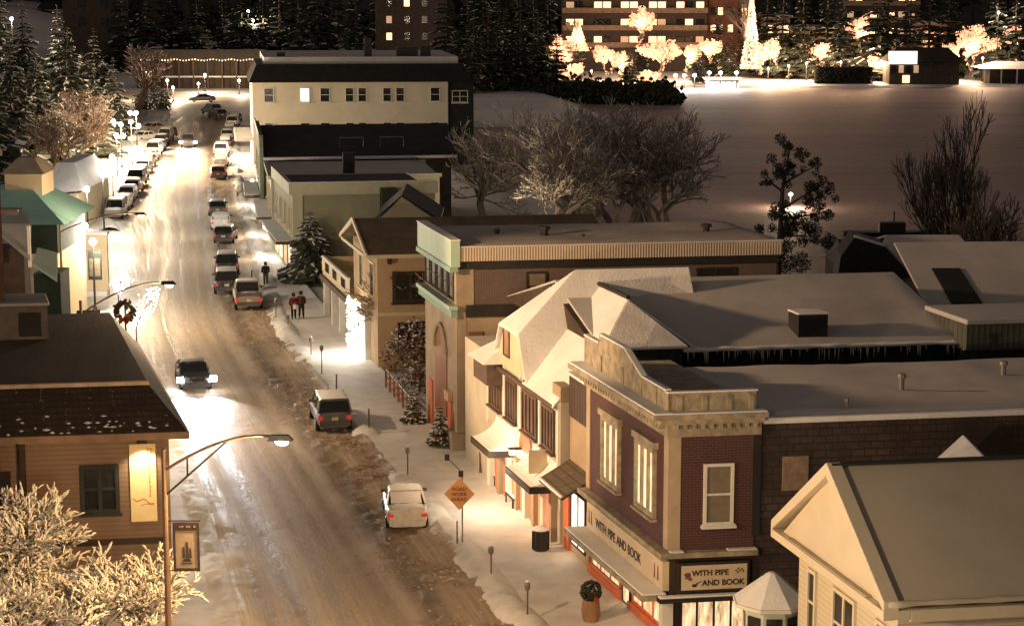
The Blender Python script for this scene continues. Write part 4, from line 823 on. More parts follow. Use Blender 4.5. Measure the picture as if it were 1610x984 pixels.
for k, (u, v, lb) in enumerate(((1208, 108, 'added shore lamp nearest the white spire'), (1240, 104, 'added shore lamp at the left end of the dark hedge'), (1268, 100, 'added shore lamp in front of the yellow house'), (1322, 98, 'added shore lamp above the dark hedge'), (1366, 96, 'added shore lamp close to the boathouse on its left'), (1545, 92, 'added shore lamp over the open pavilion'), (985, 106, 'added shore lamp between the round and the broad lit trees'), (930, 112, 'added shore lamp among the first lit trees'))):
    c = PY(u, v, 474); q = thing('added_shore_lamp', lb, 'lamp post', (c.x, 474, -1.5), 0, 'added warm lamps on the far shore'); MB().tube([(c.x, 474, -2), (c.x, 474, c.z)], .1, 6).build('post', vent_m, q); MB().lathe([(.05, -.25), (.28, 0), (.05, .25)], 8, (c.x, 474, c.z)).build('globe', GLOW('added lamp globe', (1, .70, .46), 10), q); lamp('lamp_light', (c.x, 473, c.z), 6500, (1, .58, .32), .3, parent=q)  # lamps added to throw warm light on the far shore snow
def hip_house(name, label, cat, u0, u1, vb, vt, Y, m, rm, oh=.8, depth=8):
    a, b = PY(u0, vb, Y), PY(u1, vb, Y); zt = PY(u0, vt, Y).z; h = (zt - a.z)
    t = thing(name, label, cat, ((a.x + b.x) / 2, Y + depth / 2, -2)); MB().box(a.x, b.x, Y, Y + depth, -2.7, a.z + h * .6).build('wall', m, t)
    z = a.z + h * .6
    rf = MB().prism([(a.x - oh, Y - oh, z), (b.x + oh, Y - oh, z), (b.x + oh, Y + depth + oh, z), (a.x - oh, Y + depth + oh, z)], [(a.x + 2, Y + depth / 2 - .3, zt), (b.x - 2, Y + depth / 2 - .3, zt), (b.x - 2, Y + depth / 2 + .3, zt), (a.x + 2, Y + depth / 2 + .3, zt)]).build('roof', rm, t)
    return t, a, b, z
t, a, b, z = hip_house('boathouse', 'dark two storey boathouse on the far shore with a glowing white panel', 'boathouse', 1398, 1508, 128, 76, 466, wall_d, M('far dark roof', (.04, .032, .028), .8))
x2 = PY(1441, 100, 466).x
MB().box(a.x - .3, x2, 465.2, 465.9, z - .6, z + 2.3).build('glowing_panel', GLOW('white glow panel', (1, .9, .74), 1.4), t)  # white panel on the upper left, self-glowing
for k in range(4): w_ = MB().box(a.x + .4 + 1.7 * k, a.x + 1.5 + 1.7 * k, 465.9, 465.99, z - 2.6, z - .9).build('window', GLOW('far dim window', (1, .62, .36), .45) if k % 2 else glass, t)
MB().box(a.x + 3, a.x + 4.6, 465.8, 465.99, -1.8, -.1).build('door', GLOW('far lit window', (0, 0, 0), 1), t)
MB().box(x2, b.x + 2.2, 464.6, 466, z - .25, z).build('eave', vent_m, t)
t, a, b, z = hip_house('open_pavilion', 'open sided pavilion at the right edge of the far shore', 'pavilion', 1556, 1640, 124, 98, 470, M('far dark wall', (0, 0, 0)), snow, 2)
for k in range(4): MB().box(a.x - 1.5 + 3.6 * k, a.x - 1.2 + 3.6 * k, 468.2, 468.5, -2.5, z).build('post', white, t)
# the ice rink hut glowing white
a, b = PY(1062, 150, 458), PY(1166, 150, 458)
xh0 = PY(1112, 150, 458).x; zt = PY(1112, 117, 458).z
t = thing('rink_hut', 'white hut on the far shore blazing with cold lamps', 'hut', ((xh0 + b.x) / 2, 460, -2))
MB().box(xh0, b.x - .6, 458, 463, -2.8, zt - 1.2).build('wall', white, t)
MB().box(xh0 - .6, b.x, 457, 464, zt - 1.2, zt - .9).build('roof', snow, t)
for k in range(5): w_ = MB().box(xh0 + .5 + 1.3 * k, xh0 + 1.3 + 1.3 * k, 457.9, 457.99, -1.2, zt - 2.0).build('window', GLOW('pale lit pane', (.85, 1, .9), 3), t)
for k, u in enumerate((1062, 1076, 1092, 1115, 1133, 1158)):
    c = PY(u, 119 if k < 3 else 115, 456)
    q = thing('rink_lamp', ['short cold lamp post at the left end of the rink row', 'second cold lamp post from the left beside the rink', 'cold lamp post just left of the white hut', 'cold lamp post at the left corner of the white hut', 'cold lamp post above the middle of the white hut', 'cold lamp post at the right corner of the white hut'][k], 'lamp post', (c.x, 456, -2.6), 0, 'cold lamps around the rink')
    MB().tube([(c.x, 456, -2.7), (c.x, 456, c.z)], .12, 6).build('post', vent_m, q); MB().lathe([(.05, -.35), (.4, -.1), (.4, .2), (.05, .4)], 8, (c.x, 456, c.z)).build('globe', GLOW('cold globe', (.9, .93, 1), 16), q)
    lamp('lamp_light', (c.x, 455.2, c.z), 2600, (.95, .92, .85), .3, parent=q)
# long hedge and snow slope in front of the yellow house, moored boat
h0, h1 = PY(1283, 128, 468), PY(1372, 128, 468)
mb = MB(); rs = random.Random(8)
for k in range(2600): mb.blob((rs.uniform(h0.x, h1.x), rs.uniform(468, 471), rs.uniform(-2.6, PY(1300, 106, 468).z)), rs.uniform(.2, .4), rs)
tag(mb.build('hedge', M('hedge leaves', (.022, .024, .016), .9), fix=False), 'long dark clipped hedge on the far shore left of the boathouse', 'hedge')
c = P(1400, 371, -2.6); rz = R(8)
t = thing('rowing_boat', 'small dark boat frozen into the lake beyond the gabled house', 'boat', c)
L_ = 9.5
V = []; mb = MB(); st = [(-1, .55, .5), (-.6, .95, .45), (0, 1.05, .42), (.6, .8, .5), (1, .08, .85)]
low = [(c.x + s * L_ / 2, c.y, w * .6, -2.62) for s, w, h in st]
for (s0, w0, h0_), (s1, w1, h1_) in zip(st, st[1:]):
    x0, x1 = c.x + s0 * L_ / 2, c.x + s1 * L_ / 2
    mb.prism([(x0, c.y - w0 * .6, -2.65), (x0, c.y - w0, -2.6 + h0_), (x0, c.y + w0, -2.6 + h0_), (x0, c.y + w0 * .6, -2.65)], [(x1, c.y - w1 * .6, -2.65), (x1, c.y - w1, -2.6 + h1_), (x1, c.y + w1, -2.6 + h1_), (x1, c.y + w1 * .6, -2.65)])
mb.build('hull', vent_m, t); MB().box(c.x - 1.2, c.x + 1.4, c.y - .6, c.y + .6, -2.2, -1.2).build('cabin', vent_m, t); MB().tube([(c.x + .3, c.y, -1.2), (c.x + .3, c.y, -.1)], .08, 6).build('mast', vent_m, t)
# ------------------------------------------------------------------ trees and shrubs
twig = M('twig bark', (.15, .125, .10), .9, .3, 3); leafd = M('dark needles', (.035, .042, .026), .9, .4, .6); needle = M('needles', (.06, .065, .042), .9, .4, .6)
twigsnow = SNOW('twig snow', (.74, .72, .68), .08, 2)
def branch_segs(h, seed, spread=.9, depth=5, lean=0., stems=1, split=(2, 3), r0=None, up=.25, first=.28):
    rs = random.Random(seed); out = []
    def grow(p, d, ln, r, lv):
        n = 3 if lv < 2 else 2; q = p
        for k in range(n):
            d2 = (d + Vector((rs.gauss(0, .13), rs.gauss(0, .13), rs.gauss(0, .08) + up * .12))).normalized()
            e = q + d2 * ln / n; out.append((q, e, r * (1 - .22 * k / n), r * (1 - .22 * (k + 1) / n), lv)); q, d = e, d2
            if lv >= 1 and lv < depth and rs.random() < .75:
                s = Vector((rs.gauss(0, 1), rs.gauss(0, 1), rs.gauss(.1, .5))).normalized(); grow(q, (d + s * spread * 1.1).normalized(), ln * rs.uniform(.45, .7), r * .5, lv + 1)
        if lv < depth:
            for k in range(rs.randint(*split)):
                s = Vector((rs.gauss(0, 1), rs.gauss(0, 1), rs.gauss(.2, .4))).normalized()
                grow(q, (d + s * spread * rs.uniform(.6, 1.1)).normalized(), ln * rs.uniform(.62, .86), r * .66, lv + 1)
    for k in range(stems):
        a = rs.uniform(0, 6.28); sp_ = .0 if stems == 1 else rs.uniform(.15, .55)
        grow(Vector((rs.gauss(0, .1) * stems, rs.gauss(0, .1) * stems, 0)), Vector((math.cos(a) * sp_ + lean, math.sin(a) * sp_, 1)).normalized(), h * first, r0 or h * .02, 0)
    zm = max(s[1].z for s in out); k = h / zm
    return [(a * k, b * k, r1 * k, r2 * k, lv) for a, b, r1, r2, lv in out]
def seg_mesh(mb, segs, rmin=.012, fat=1., n=3):
    for a, b, r1, r2, lv in segs: mb.tube([a, b], [max(rmin, r1 * fat), max(rmin, r2 * fat)], 5 if lv < 2 else n, False)
def bare_tree(name, label, loc, h, seed, m=None, snowy=0., rmin=.014, group=None, cat='tree', **kw):
    segs = branch_segs(h, seed, **kw); t = thing(name, label, cat, loc, random.Random(seed).uniform(0, 6), group)
    mb = MB(); seg_mesh(mb, [s for s in segs if s[4] < 2], rmin * 1.5); mb.build('trunk', m or bark, None, fix=False).parent = t
    mb = MB(); seg_mesh(mb, [s for s in segs if s[4] >= 2], rmin); c = mb.build('branches', m or twig, None, fix=False); c.parent = t
    if snowy:
        rs = random.Random(seed + 1); mb = MB(); up = Vector((0, 0, 1))
        for a, b, r1, r2, lv in segs:
            if lv >= 2 and rs.random() < snowy and abs((b - a).normalized().z) < .8:
                o = up * (max(rmin, r1) + .012); mb.tube([a + o, b + o], [max(.02, r1 * 1.1), max(.02, r2 * 1.1)], 3, False)
        if mb.v: s = mb.build('snow', twigsnow, None, fix=False); s.parent = t
    return t
def conifer(name, label, loc, h, r, seed, group=None, snowy=.5, m=None, lv=None, cat='tree', bushy=1.):
    rs = random.Random(seed); t = thing(name, label, cat, loc, rs.uniform(0, 6), group)
    MB().tube([(0, 0, -.3), (0, 0, h * .5), (0, 0, h * .97)], [h * .018, h * .012, .02], 6).build('trunk', bark, None).parent = t
    mb, ms = MB(), MB(); L = lv or int(10 + h * 1.1)
    for i in range(L):
        q = (i + rs.random() * .6) / L; z = h * (.06 + .92 * q); rr = r * (1 - q) ** .85 * rs.uniform(.75, 1.15) + .12
        nb = int((5 + 6 * (1 - q)) * bushy)
        for k in range(nb):
            a = 6.28 * (k + rs.random()) / nb; d = Vector((math.cos(a), math.sin(a), 0)); s = Vector((-d.y, d.x, 0)); ln = rr * rs.uniform(.7, 1.15)
            p0 = Vector((0, 0, z)); dr = rs.uniform(.15, .4); pts = [p0 + d * ln * f + Vector((0, 0, .12 * ln * f - dr * ln * f * f)) for f in (0, .35, .7, 1)]
            w = [.05, .24, .22, .03]
            for j in range(3):
                wa, wb = w[j] * ln, w[j + 1] * ln; dz = Vector((0, 0, -.10 * ln))
                for sg in (-1, 1):
                    f = [pts[j], pts[j + 1], pts[j + 1] + s * sg * wb + dz * rs.uniform(.5, 1.6) - d * ln * .1 * rs.random(), pts[j] + s * sg * wa + dz * rs.uniform(.5, 1.5)]
                    mb.face(f)
                    if j and rs.random() < .8:        # jagged side shoots
                        e = pts[j] + s * sg * (wa + ln * rs.uniform(.1, .25)) + d * ln * rs.uniform(.05, .3) + dz * rs.uniform(.5, 2); mb.face([pts[j] + s * sg * wa * .4, pts[j + 1], e])
                    if rs.random() < snowy and j < 3:
                        u = Vector((0, 0, .05 + .01 * ln)); ms.face([x + u for x in (f[0], f[1], f[1] + (f[2] - f[1]) * rs.uniform(.4, .95), f[0] + (f[3] - f[0]) * rs.uniform(.4, .95))])
    mb.build('foliage', m or needle, None, fix=False).parent = t
    if ms.f: ms.build('snow', twigsnow, None, fix=False).parent = t
    return t
def leafy(name, label, loc, blobs, m, seed, n=900, ls=.22, trunk=None, snowy=0., cat='tree', group=None, sub=0):
    """crown of leaf clumps: blobs = [(x, y, z, r)]"""
    rs = random.Random(seed); t = thing(name, label, cat, loc, 0, group)
    if trunk:
        mb = MB()
        for pts, r in trunk: mb.tube(pts, r, 6)
        mb.build('trunk', bark, None).parent = t
    if sub: blobs = [(x + rs.gauss(0, r * .55), y + rs.gauss(0, r * .5), z + rs.gauss(0, r * .45), r * rs.uniform(.35, .6)) for x, y, z, r in blobs for k in range(sub)]
    mb, ms = MB(), MB()
    for (x, y, z, r) in blobs:
        for k in range(int(n * r * r)):
            d = Vector((rs.gauss(0, 1), rs.gauss(0, 1), rs.gauss(0, 1))).normalized(); p = Vector((x, y, z)) + d * r * rs.random() ** .4 * (1 + .25 * mnoise.noise(d * 2.3 + Vector((x, y, z))))
            a = Vector((rs.gauss(0, 1), rs.gauss(0, 1), rs.gauss(0, .6))).normalized() * ls * rs.uniform(.6, 1.4); b = a.cross(Vector((rs.gauss(0, 1), rs.gauss(0, 1), rs.gauss(0, 1)))).normalized() * ls * rs.uniform(.4, .8)
            mb.face([p - a, p + b, p + a, p - b])
            if rs.random() < snowy and d.z > -.2: u = Vector((0, 0, ls * .45)); ms.face([p - a * .8 + u, p + b * .9 + u, p + a * .8 + u, p - b * .9 + u])
    mb.build('foliage', m, None, fix=False).parent = t
    if ms.f: ms.build('snow', twigsnow, None, fix=False).parent = t
    return t

# the snow loaded trees in the bottom left corner, each twig under a thick white coat
def snow_tree(label, x, y, h, seed, kw):
    t = thing('snow_laden_tree', label, 'tree', (x, y, 0), 0, 'snow laden trees by the brown shop')
    segs = branch_segs(h, seed, **kw); rs = random.Random(seed)
    mb = MB(); seg_mesh(mb, [s for s in segs if s[4] < 2], .02); mb.build('trunk', bark, None, fix=False).parent = t
    mb = MB(); seg_mesh(mb, [s for s in segs if s[4] >= 2], .01); mb.build('branches', twig, None, fix=False).parent = t
    mb = MB()
    for a, b, r1, r2, lv in segs:
        if lv < 2: continue
        o = Vector((0, 0, max(.012, r1) + .015)); d = (b - a); n = max(1, int(d.length / .10))
        for k in range(n):
            if rs.random() < .05: continue
            p = a + d * ((k + rs.random()) / n) + o; q = p + d.normalized() * rs.uniform(.16, .30) + Vector((rs.gauss(0, .04), rs.gauss(0, .04), rs.gauss(0, .03))); w = rs.uniform(.022, .048)
            mb.tube([p, (p + q) / 2 + Vector((0, 0, .02)), q], [w * .5, w, w * .35], 4, False)
    mb.build('snow', SNOW('thick twig snow', (.78, .73, .62), .05, 3), None, fix=False).parent = t
    return t
kw = dict(spread=1.1, depth=5, stems=3, split=(2, 3), up=.1, first=.24, r0=.05)
snow_tree('tallest snow laden tree at the left edge in front of the brown shop', -18.0, 67.6, 6.5, 31, kw)
snow_tree('snow laden tree lit golden beside the lamp post', -12.4, 65.4, 4.9, 32, kw)
snow_tree('low snow laden tree between the golden one and the tallest one', -14.6, 64.2, 4.1, 33, kw)
snow_tree('snow laden tree in the very bottom left corner', -16.0, 63.0, 5.0, 34, kw)

# bare clump in front of the lake, behind the mint parapet building
for k, (u, v, Y, h, sd, lb, kw_) in enumerate([
    (858, 350, 176, 13.6, 41, 'big pale forked bare tree at the left of the lakeside clump', dict(spread=.85, depth=6, lean=-.12, first=.22, split=(2, 3))),
    (905, 345, 186, 14, 42, 'bare tree with upright stems second from the left in the lakeside clump', dict(spread=.75, depth=6, stems=3, first=.24, split=(2, 2))),
    (985, 345, 190, 14, 43, 'bare tree in the middle of the lakeside clump', dict(spread=.9, depth=6, stems=3, first=.23, split=(2, 2))),
    (945, 345, 184, 12.5, 46, 'bare tree just left of the middle one in the lakeside clump', dict(spread=.85, depth=6, stems=3, first=.24, split=(2, 2))),
    (1018, 345, 193, 13, 47, 'bare tree just right of the middle one in the lakeside clump', dict(spread=.85, depth=6, stems=3, first=.24, split=(2, 2))),
    (1050, 345, 188, 11.8, 44, 'low wide bare tree at the right end of the lakeside clump', dict(spread=1., depth=5, stems=3, lean=.1, first=.24)),
    (775, 350, 192, 12, 45, 'small bare tree at the left end of the lakeside clump beside the dark roofs', dict(spread=1., depth=5, stems=2, first=.26))]):
    p = P(u, v, -1.5); p = PY(u, v, Y); p.z = -1.6
    bare_tree('bare_tree', lb, p, h, sd, M('grey twig bark', (.30, .26, .22), .9), .3, .013, 'bare trees before the lake', **kw_)
for k, (u, Y, r) in enumerate(((1010, 178, 2.2), (1052, 180, 1.9), (960, 182, 1.6), (1105, 170, 1.5), (1165, 160, 1.8))):
    p = PY(u, 340, Y)
    leafy('lakeside_shrub', ['largest dark shrub under the lakeside bare trees', 'dark shrub at the right foot of the lakeside bare trees', 'dark shrub behind the stems of the middle bare tree', 'loose shrub on the bank right of the bare trees', 'shrub on the bank left of the tall clumpy pine'][k], (p.x, Y, -1.5), [(0, 0, 1.2, r), (r, .3, 1.0, r * .8), (-r, 0, .9, r * .7)], leafd, 60 + k, 160, .2, None, .12, 'shrub', 'dark shrubs on the lake bank')
# clumpy pine and the bare giant at the right
Yp = 150; g = lambda u, v: PY(u, v, Yp)
b0 = g(1222, 400); base = Vector((b0.x, Yp, -2))
rel = lambda u, v, r, dy=0: (g(u, v).x - base.x, dy, g(u, v).z - base.z, r)
leafy('clumpy_pine', 'tall dark pine with separate leaf clumps standing before the frozen lake', base,
      [rel(1235, 243, .85), rel(1262, 248, .7), rel(1222, 262, .9), rel(1280, 262, .55), rel(1205, 282, .75), rel(1238, 275, .8, .4), rel(1285, 290, .9), rel(1300, 302, .65), rel(1272, 318, .8, -.4), rel(1222, 330, .9), rel(1290, 335, .8), rel(1245, 350, 1.0, .3), rel(1215, 365, 1.1), rel(1275, 372, 1.2), rel(1300, 385, .8), rel(1240, 392, 1.4)],
      M('grey pine needles', (.055, .052, .042), .9, .4, 2), 71, 620, .095, [([(0, 0, -2), (.1, 0, 4), (rel(1230, 300, 1)[0], 0, rel(1230, 300, 1)[2]), (rel(1240, 245, 1)[0], 0, rel(1240, 245, 1)[2])], [.3, .24, .16, .05])] + [([(0.2, 0, rel(0, v0, 1)[2]), (rel(u1, v1, 1)[0], 0, rel(u1, v1, 1)[2])], [.12, .03]) for v0, u1, v1 in ((330, 1290, 292), (300, 1205, 282), (345, 1295, 335), (290, 1280, 262), (370, 1280, 372))], .10, sub=6)
p = PY(1522, 420, 132); bare_tree('bare_tree', 'tall dark bare tree at the right edge beside the lakeside house', (p.x, 132, -2.5), 17, 84, M('dark twig bark', (.06, .052, .044), .9), 0, .018, None, 'tree', spread=.62, depth=6, first=.26, lean=0, up=.5, split=(2, 3)).scale = (.5, .5, 1.1)
p = PY(1590, 420, 128); bare_tree('bare_tree', 'second dark bare tree half out of the picture at the right edge', (p.x, 128, -2.5), 14, 85, M('dark twig bark', (0, 0, 0)), 0, .02, None, 'tree', spread=.9, depth=5, first=.22, stems=2).scale = (.7, .7, 1)
leafy('dark_thicket', 'dark tangled thicket at the right edge below the bare trees', (PY(1585, 440, 122).x, 122, -2), [(0, 0, 3.5, 2.2), (2.5, 0, 3, 2.2), (-1, .5, 2, 1.6), (1.2, 0, 5, 1.8)], leafd, 83, 170, .2, None, .1, 'thicket')

# evergreen beside the sage shop, snowy garden shrubs, potted conifers
p = P(487, 446); conifer('snowy_evergreen', 'broad snowy evergreen in front of the sage green shop', (p.x, p.y + 1, .1), 5.6, 2.6, 91, None, .55, needle, 17, bushy=1.5)
for k, (u, v, h, lb) in enumerate(((632, 600, 3.4, 'largest snow covered garden shrub under the picture window'), (612, 560, 2.6, 'snow covered garden shrub close to the bright doorway'), (655, 575, 3.6, 'snow covered shrub against the mint parapet building'), (640, 625, 2.0, 'low snow covered shrub just behind the red fence'))):
    p = P(u, v); r_ = h * .42
    leafy('snowy_shrub', lb, (p.x + .6, p.y + 1.5, 0), [(0, 0, h * .62, r_), (r_ * .8, .2, h * .42, r_ * .8), (-r_ * .7, -.2, h * .4, r_ * .75), (.2, .3, h * .25, r_ * .8)], M('russet leaves', (.20, .12, .07), .9, .4, 2), 95 + k, 190, .12, [([(0, 0, -.1), (.1, 0, h * .5), (0, .1, h * .8)], [.06, .04, .02])], .6, 'shrub', 'snowy shrubs in the garden')
p = P(640, 560); bare_tree('bare_tree', 'rusty bare tree in the garden in front of the picture window', (p.x + 1.2, p.y - 2, 0), 6.6, 99, M('rusty twigs', (.26, .15, .08), .9), .5, .016, None, 'tree', spread=.8, depth=5, stems=2, first=.26)
def potted(label, u, v, h, seed):
    p = P(u, v, .15); t = conifer('potted_conifer', label, p, h, h * .30, seed, 'snowy conifers in pots', .8, needle, 12)
    pot = MB().lathe([(.28, 0), (.42, .5), (.45, .55), (.36, .56)], 10).build('pot', M('clay pot', (.16, .09, .06), .8), None); pot.parent = t
potted('snowy conifer in a pot by the end of the red fence', 650, 664, 2.0, 101); potted('snowy conifer in a pot against the stone corner of the mint parapet building', 692, 700, 2.1, 102)

# snowy dark conifers and bare trees on the left slope
lf = [(20, 190, 235, 17, 4.6), (60, 200, 250, 15, 4.2), (110, 175, 270, 17, 4.8), (150, 190, 262, 12, 3.6), (-15, 215, 215, 17, 4.4), (180, 160, 290, 12, 3.4), (40, 165, 300, 20, 5.2), (95, 165, 320, 19, 5), (150, 150, 330, 15, 4.5), (5, 150, 330, 22, 5.2)]
words = ['snowy conifer third from the left edge above the cupola', 'snowy conifer standing over the turquoise roof shop', 'tall snowy conifer in the middle of the left slope', 'snowy conifer on the slope left of the blazing lamp', 'snowy conifer cut by the left edge of the picture', 'small snowy conifer nearest the blazing lamp', 'dark conifer towering high behind the left slope', 'dark conifer behind the middle of the left slope', 'dark conifer behind the slope above the street bend', 'tallest dark conifer in the top left corner']
for (u, v, Y, h, r), lb, k in zip(lf, words, range(20)):
    p = PY(u, v, Y); z = ground_z(p.x, Y); conifer('snowy_conifer', lb, (p.x, Y, z), h, r, 110 + k, 'snowy conifers on the left slope', .42, needle if k < 6 else leafd)
for k, (u, v, Y, h, lb) in enumerate(((85, 235, 225, 8.5, 'bare brown tree on the slope behind the turquoise roof shop'), (120, 225, 240, 9, 'bare brown tree left of the globe lamps'), (150, 215, 262, 9.5, 'bare orange lit tree beside the blazing lamp'), (215, 145, 345, 12, 'big bare tree at the bend of the street'), (235, 140, 372, 10, 'bare tree behind the round snowy mound'), (130, 120, 330, 11, 'bare reddish tree high on the left slope'))):
    p = PY(u, v, Y); bare_tree('bare_tree', lb, (p.x, Y, ground_z(p.x, Y) - .2), h, 130 + k, M('brown twig bark', (.17, .11, .075), .9), .3, .022, 'bare trees on the left slope', 'tree', spread=.85, depth=5, stems=2, first=.25)
p = PY(240, 158, 352); leafy('snowy_mound', 'round snow covered bush in the middle of the square', (p.x, 352, 0), [(0, 0, 1.6, 2.6), (1.8, 0, 1.2, 1.8), (-1.8, 0, 1.2, 1.8)], needle, 140, 90, .3, None, .9, 'bush')
p = PY(391, 72, 445); conifer('round_dark_tree', 'round dark tree beside the end of the long motel', (p.x, 445, 2), 9, 4.2, 141, None, .1, leafd, 14, bushy=1.6)

# far shore: individual dark conifers, a wood behind them
protos = []
for k in range(4):
    rs = random.Random(200 + k); protos.append(conifer('far_conifer', 'dark conifer', (0, 0, 0), 20, 4.0 + k * .5, 210 + k, 'dark conifers along the far shore', .12, leafd, 20))
spots = [(415, 60, 470, 1.1), (440, 60, 480, 1.2), (470, 62, 455, 1.15), (500, 62, 470, 1.3), (530, 60, 480, 1.25), (560, 60, 460, 1.2), (600, 60, 530, 1.2), (650, 60, 535, 1.3), (700, 58, 480, 1.2), (735, 90, 470, 1.1), (760, 100, 465, 1.25), (785, 110, 462, 1.15), (812, 115, 463, 1.3), (838, 120, 466, 1.1), (860, 115, 474, 1.2), (1010, 70, 499, .5), (1125, 100, 492, .9), (1145, 100, 486, .7), (1205, 90, 494, 1.15), (1230, 90, 490, 1.1), (1262, 90, 488, 1.2), (1300, 90, 490, 1.3), (1325, 92, 486, 1.1), (1380, 95, 482, 1.35), (1395, 92, 488, 1.2), (1430, 80, 484, 1.3), (1460, 80, 490, 1.2), (1490, 80, 492, 1.25), (1565, 95, 484, 1.3), (1595, 95, 482, 1.2), (1620, 95, 486, 1.3), (380, 60, 470, 1.2), (350, 70, 475, 1.0), (310, 70, 480, 1.1), (270, 70, 480, 1.0), (230, 70, 470, 1.1), (190, 60, 470, 1.2), (745, 165, 400, .8), (768, 165, 405, .9), (792, 160, 410, .85), (818, 160, 415, .9), (846, 158, 420, .8), (875, 156, 424, .7), (1098, 118, 470, .45), (905, 112, 470, .5), (990, 118, 470, .5)]
zone = lambda u, v: 'above the long motel' if u < 400 else 'above the roof of the cream inn' if u < 730 else ('on the near side of the dark headland' if v > 150 else 'on the dark headland before the lit hotel') if u < 1000 else 'between the lit hotel and the spire tree' if u < 1190 else 'around the lit yellow house' if u < 1335 else 'behind the boathouse' if u < 1520 else 'behind the open pavilion'
from collections import Counter, defaultdict
order = defaultdict(list)
for s in spots: order[zone(s[0], s[1])].append(s[0])
ords = ['leftmost', 'second from left', 'third from left', 'fourth from left', 'fifth from left', 'sixth from left', 'seventh from left', 'eighth from left', 'ninth from left', 'tenth from left', 'eleventh from left', 'twelfth from left']
for k, (u, v, Y, s) in enumerate(spots):
    p = PY(u, v, Y); z = max(-2.6, ground_z(p.x, Y)); zn = zone(u, v); q = sorted(order[zn]).index(u); lb = '%s dark conifer %s' % (ords[q], zn)
    if k < 4: protos[k].location = (p.x, Y, z); protos[k].scale = (s, s, s); protos[k]['label'] = lb
    else: dup(protos[k % 4], (p.x, Y, z), k * 1.7, lb, s)
mb = MB(); rs = random.Random(77)
for k in range(560):
    Y = rs.uniform(535, 760); x = rs.uniform(-190, 230); z = ground_z(x, Y); h = rs.uniform(12, 24); r = h * rs.uniform(.16, .24)
    for j in range(7):
        q = j / 7; zz = z + h * (.08 + .9 * q); w = r * (1 - q) * rs.uniform(.8, 1.2) + .2; n = 7; a0 = rs.uniform(0, 1)
        tip = mb.pts([(x, Y, zz + h * .2)]); i = mb.pts([(x + w * rs.uniform(.6, 1.2) * math.cos(a0 + 6.28 * k2 / n), Y + w * math.sin(a0 + 6.28 * k2 / n), zz - h * rs.uniform(.0, .06)) for k2 in range(n)])
        for k2 in range(n): mb.f.append((tip, i + k2, i + (k2 + 1) % n)); mb.mi.append(0)
tag(mb.build('forest', M('forest needles', (.045, .043, .032), .95, .5, .15), None, fix=False), 'dark conifer wood covering the hills across the lake', 'forest', None, 'stuff')

# trees wound with warm bulbs on the far shore
bulb = GLOW('peach bulbs', (1, .50, .29), 1.25); bulbw = GLOW('white bulbs', (1, .62, .40), 1.5)
def lit_tree(label, u, v, vt, Y, w, seed, cone=False, m=None, n=1100, power=4000):
    b = PY(u, v, Y); zt = PY(u, vt, Y).z; h = zt - b.z; r = w / F * Y / 2 * 1.35; rs = random.Random(seed)
    t = thing('lit_tree', label, 'tree', b, 0, 'trees wound with lights across the lake')
    segs = branch_segs(h, seed, spread=.3 if cone else .95, depth=4, stems=1 if cone else 2, first=.26)
    mb = MB(); seg_mesh(mb, segs, .05); mb.build('trunk', bark, None, fix=False).parent = t
    mb = MB()
    if cone:
        for k in range(n): q = rs.random() ** 1.3; a = rs.uniform(0, 6.28); rr = r * (1 - q) * rs.uniform(.7, 1.05) + .15; mb.blob((rr * math.cos(a), rr * math.sin(a), h * q), rs.uniform(.11, .22), rs)
    else:
        k = r / max(1e-3, max(abs(s[1].x) for s in segs))
        for a, c, r1, r2, lv in segs:
            for j in range(max(1, int(n / len(segs) * 2.6))):
                q = a + (c - a) * rs.random(); mb.blob((q.x * min(k, 2.6) + rs.gauss(0, .2), q.y + rs.gauss(0, .2), q.z + rs.gauss(0, .2)), rs.uniform(.10, .24), rs)
    mb.build('string_lights', m or bulb, None, fix=False).parent = t
    lamp('lamp_light', (b.x, b.y - r - .6, b.z + h * .5), power, (1, .68, .42), .8, parent=t)
lit_tree('lit tree at the left end of the far shore lights', 876, 118, 52, 472, 34, 301); lit_tree('narrow lit tree pointed like a candle flame', 908, 80, 32, 484, 24, 302, True); lit_tree('round lit tree below the hotel between two dark trees', 955, 120, 70, 470, 46, 303)
lit_tree('tall lit tree in front of the hotel balconies', 1006, 70, 10, 490, 34, 304); lit_tree('broad bright lit tree left of the rink lamps', 1038, 118, 62, 474, 60, 305, n=1100, power=3500); lit_tree('lit tree just above the rink hut', 1118, 100, 62, 480, 34, 306)
lit_tree('very tall white spire of lights', 1180, 108, -14, 478, 22, 307, True, bulbw, 1400, 5000); lit_tree('wide lit skirt of lights at the foot of the white spire', 1196, 118, 66, 474, 34, 308, power=4000)
lit_tree('lit tree partly hidden by dark conifers left of the boathouse', 1350, 84, 24, 494, 30, 309); lit_tree('biggest blazing lit tree right of the boathouse', 1527, 112, 38, 482, 66, 310, n=1500, power=8000); lit_tree('lit tree glowing behind the boathouse roof', 1465, 84, 48, 500, 50, 311); lit_tree('lit tree above the open pavilion at the right edge', 1594, 92, 40, 492, 30, 312)
lit_tree('low glowing shrub at the left foot of the round lit tree', 902, 128, 100, 468, 30, 313, power=500); lit_tree('low glowing shrub left of the rink lamps', 1015, 136, 112, 466, 34, 314, power=500)

mb = MB(); rs = random.Random(19)
for k in range(5200):
    x = rs.uniform(-12, 34); y = rs.uniform(405, 452) - .25 * max(0, x - 10); mb.blob((x, y, max(-2.6, ground_z(x, y)) + abs(rs.gauss(0, 1.3))), rs.uniform(.25, .6), rs)
tag(mb.build('headland_brush', leafd, None, fix=False), 'dark low brush covering the headland left of the rink', 'brush', None, 'stuff')

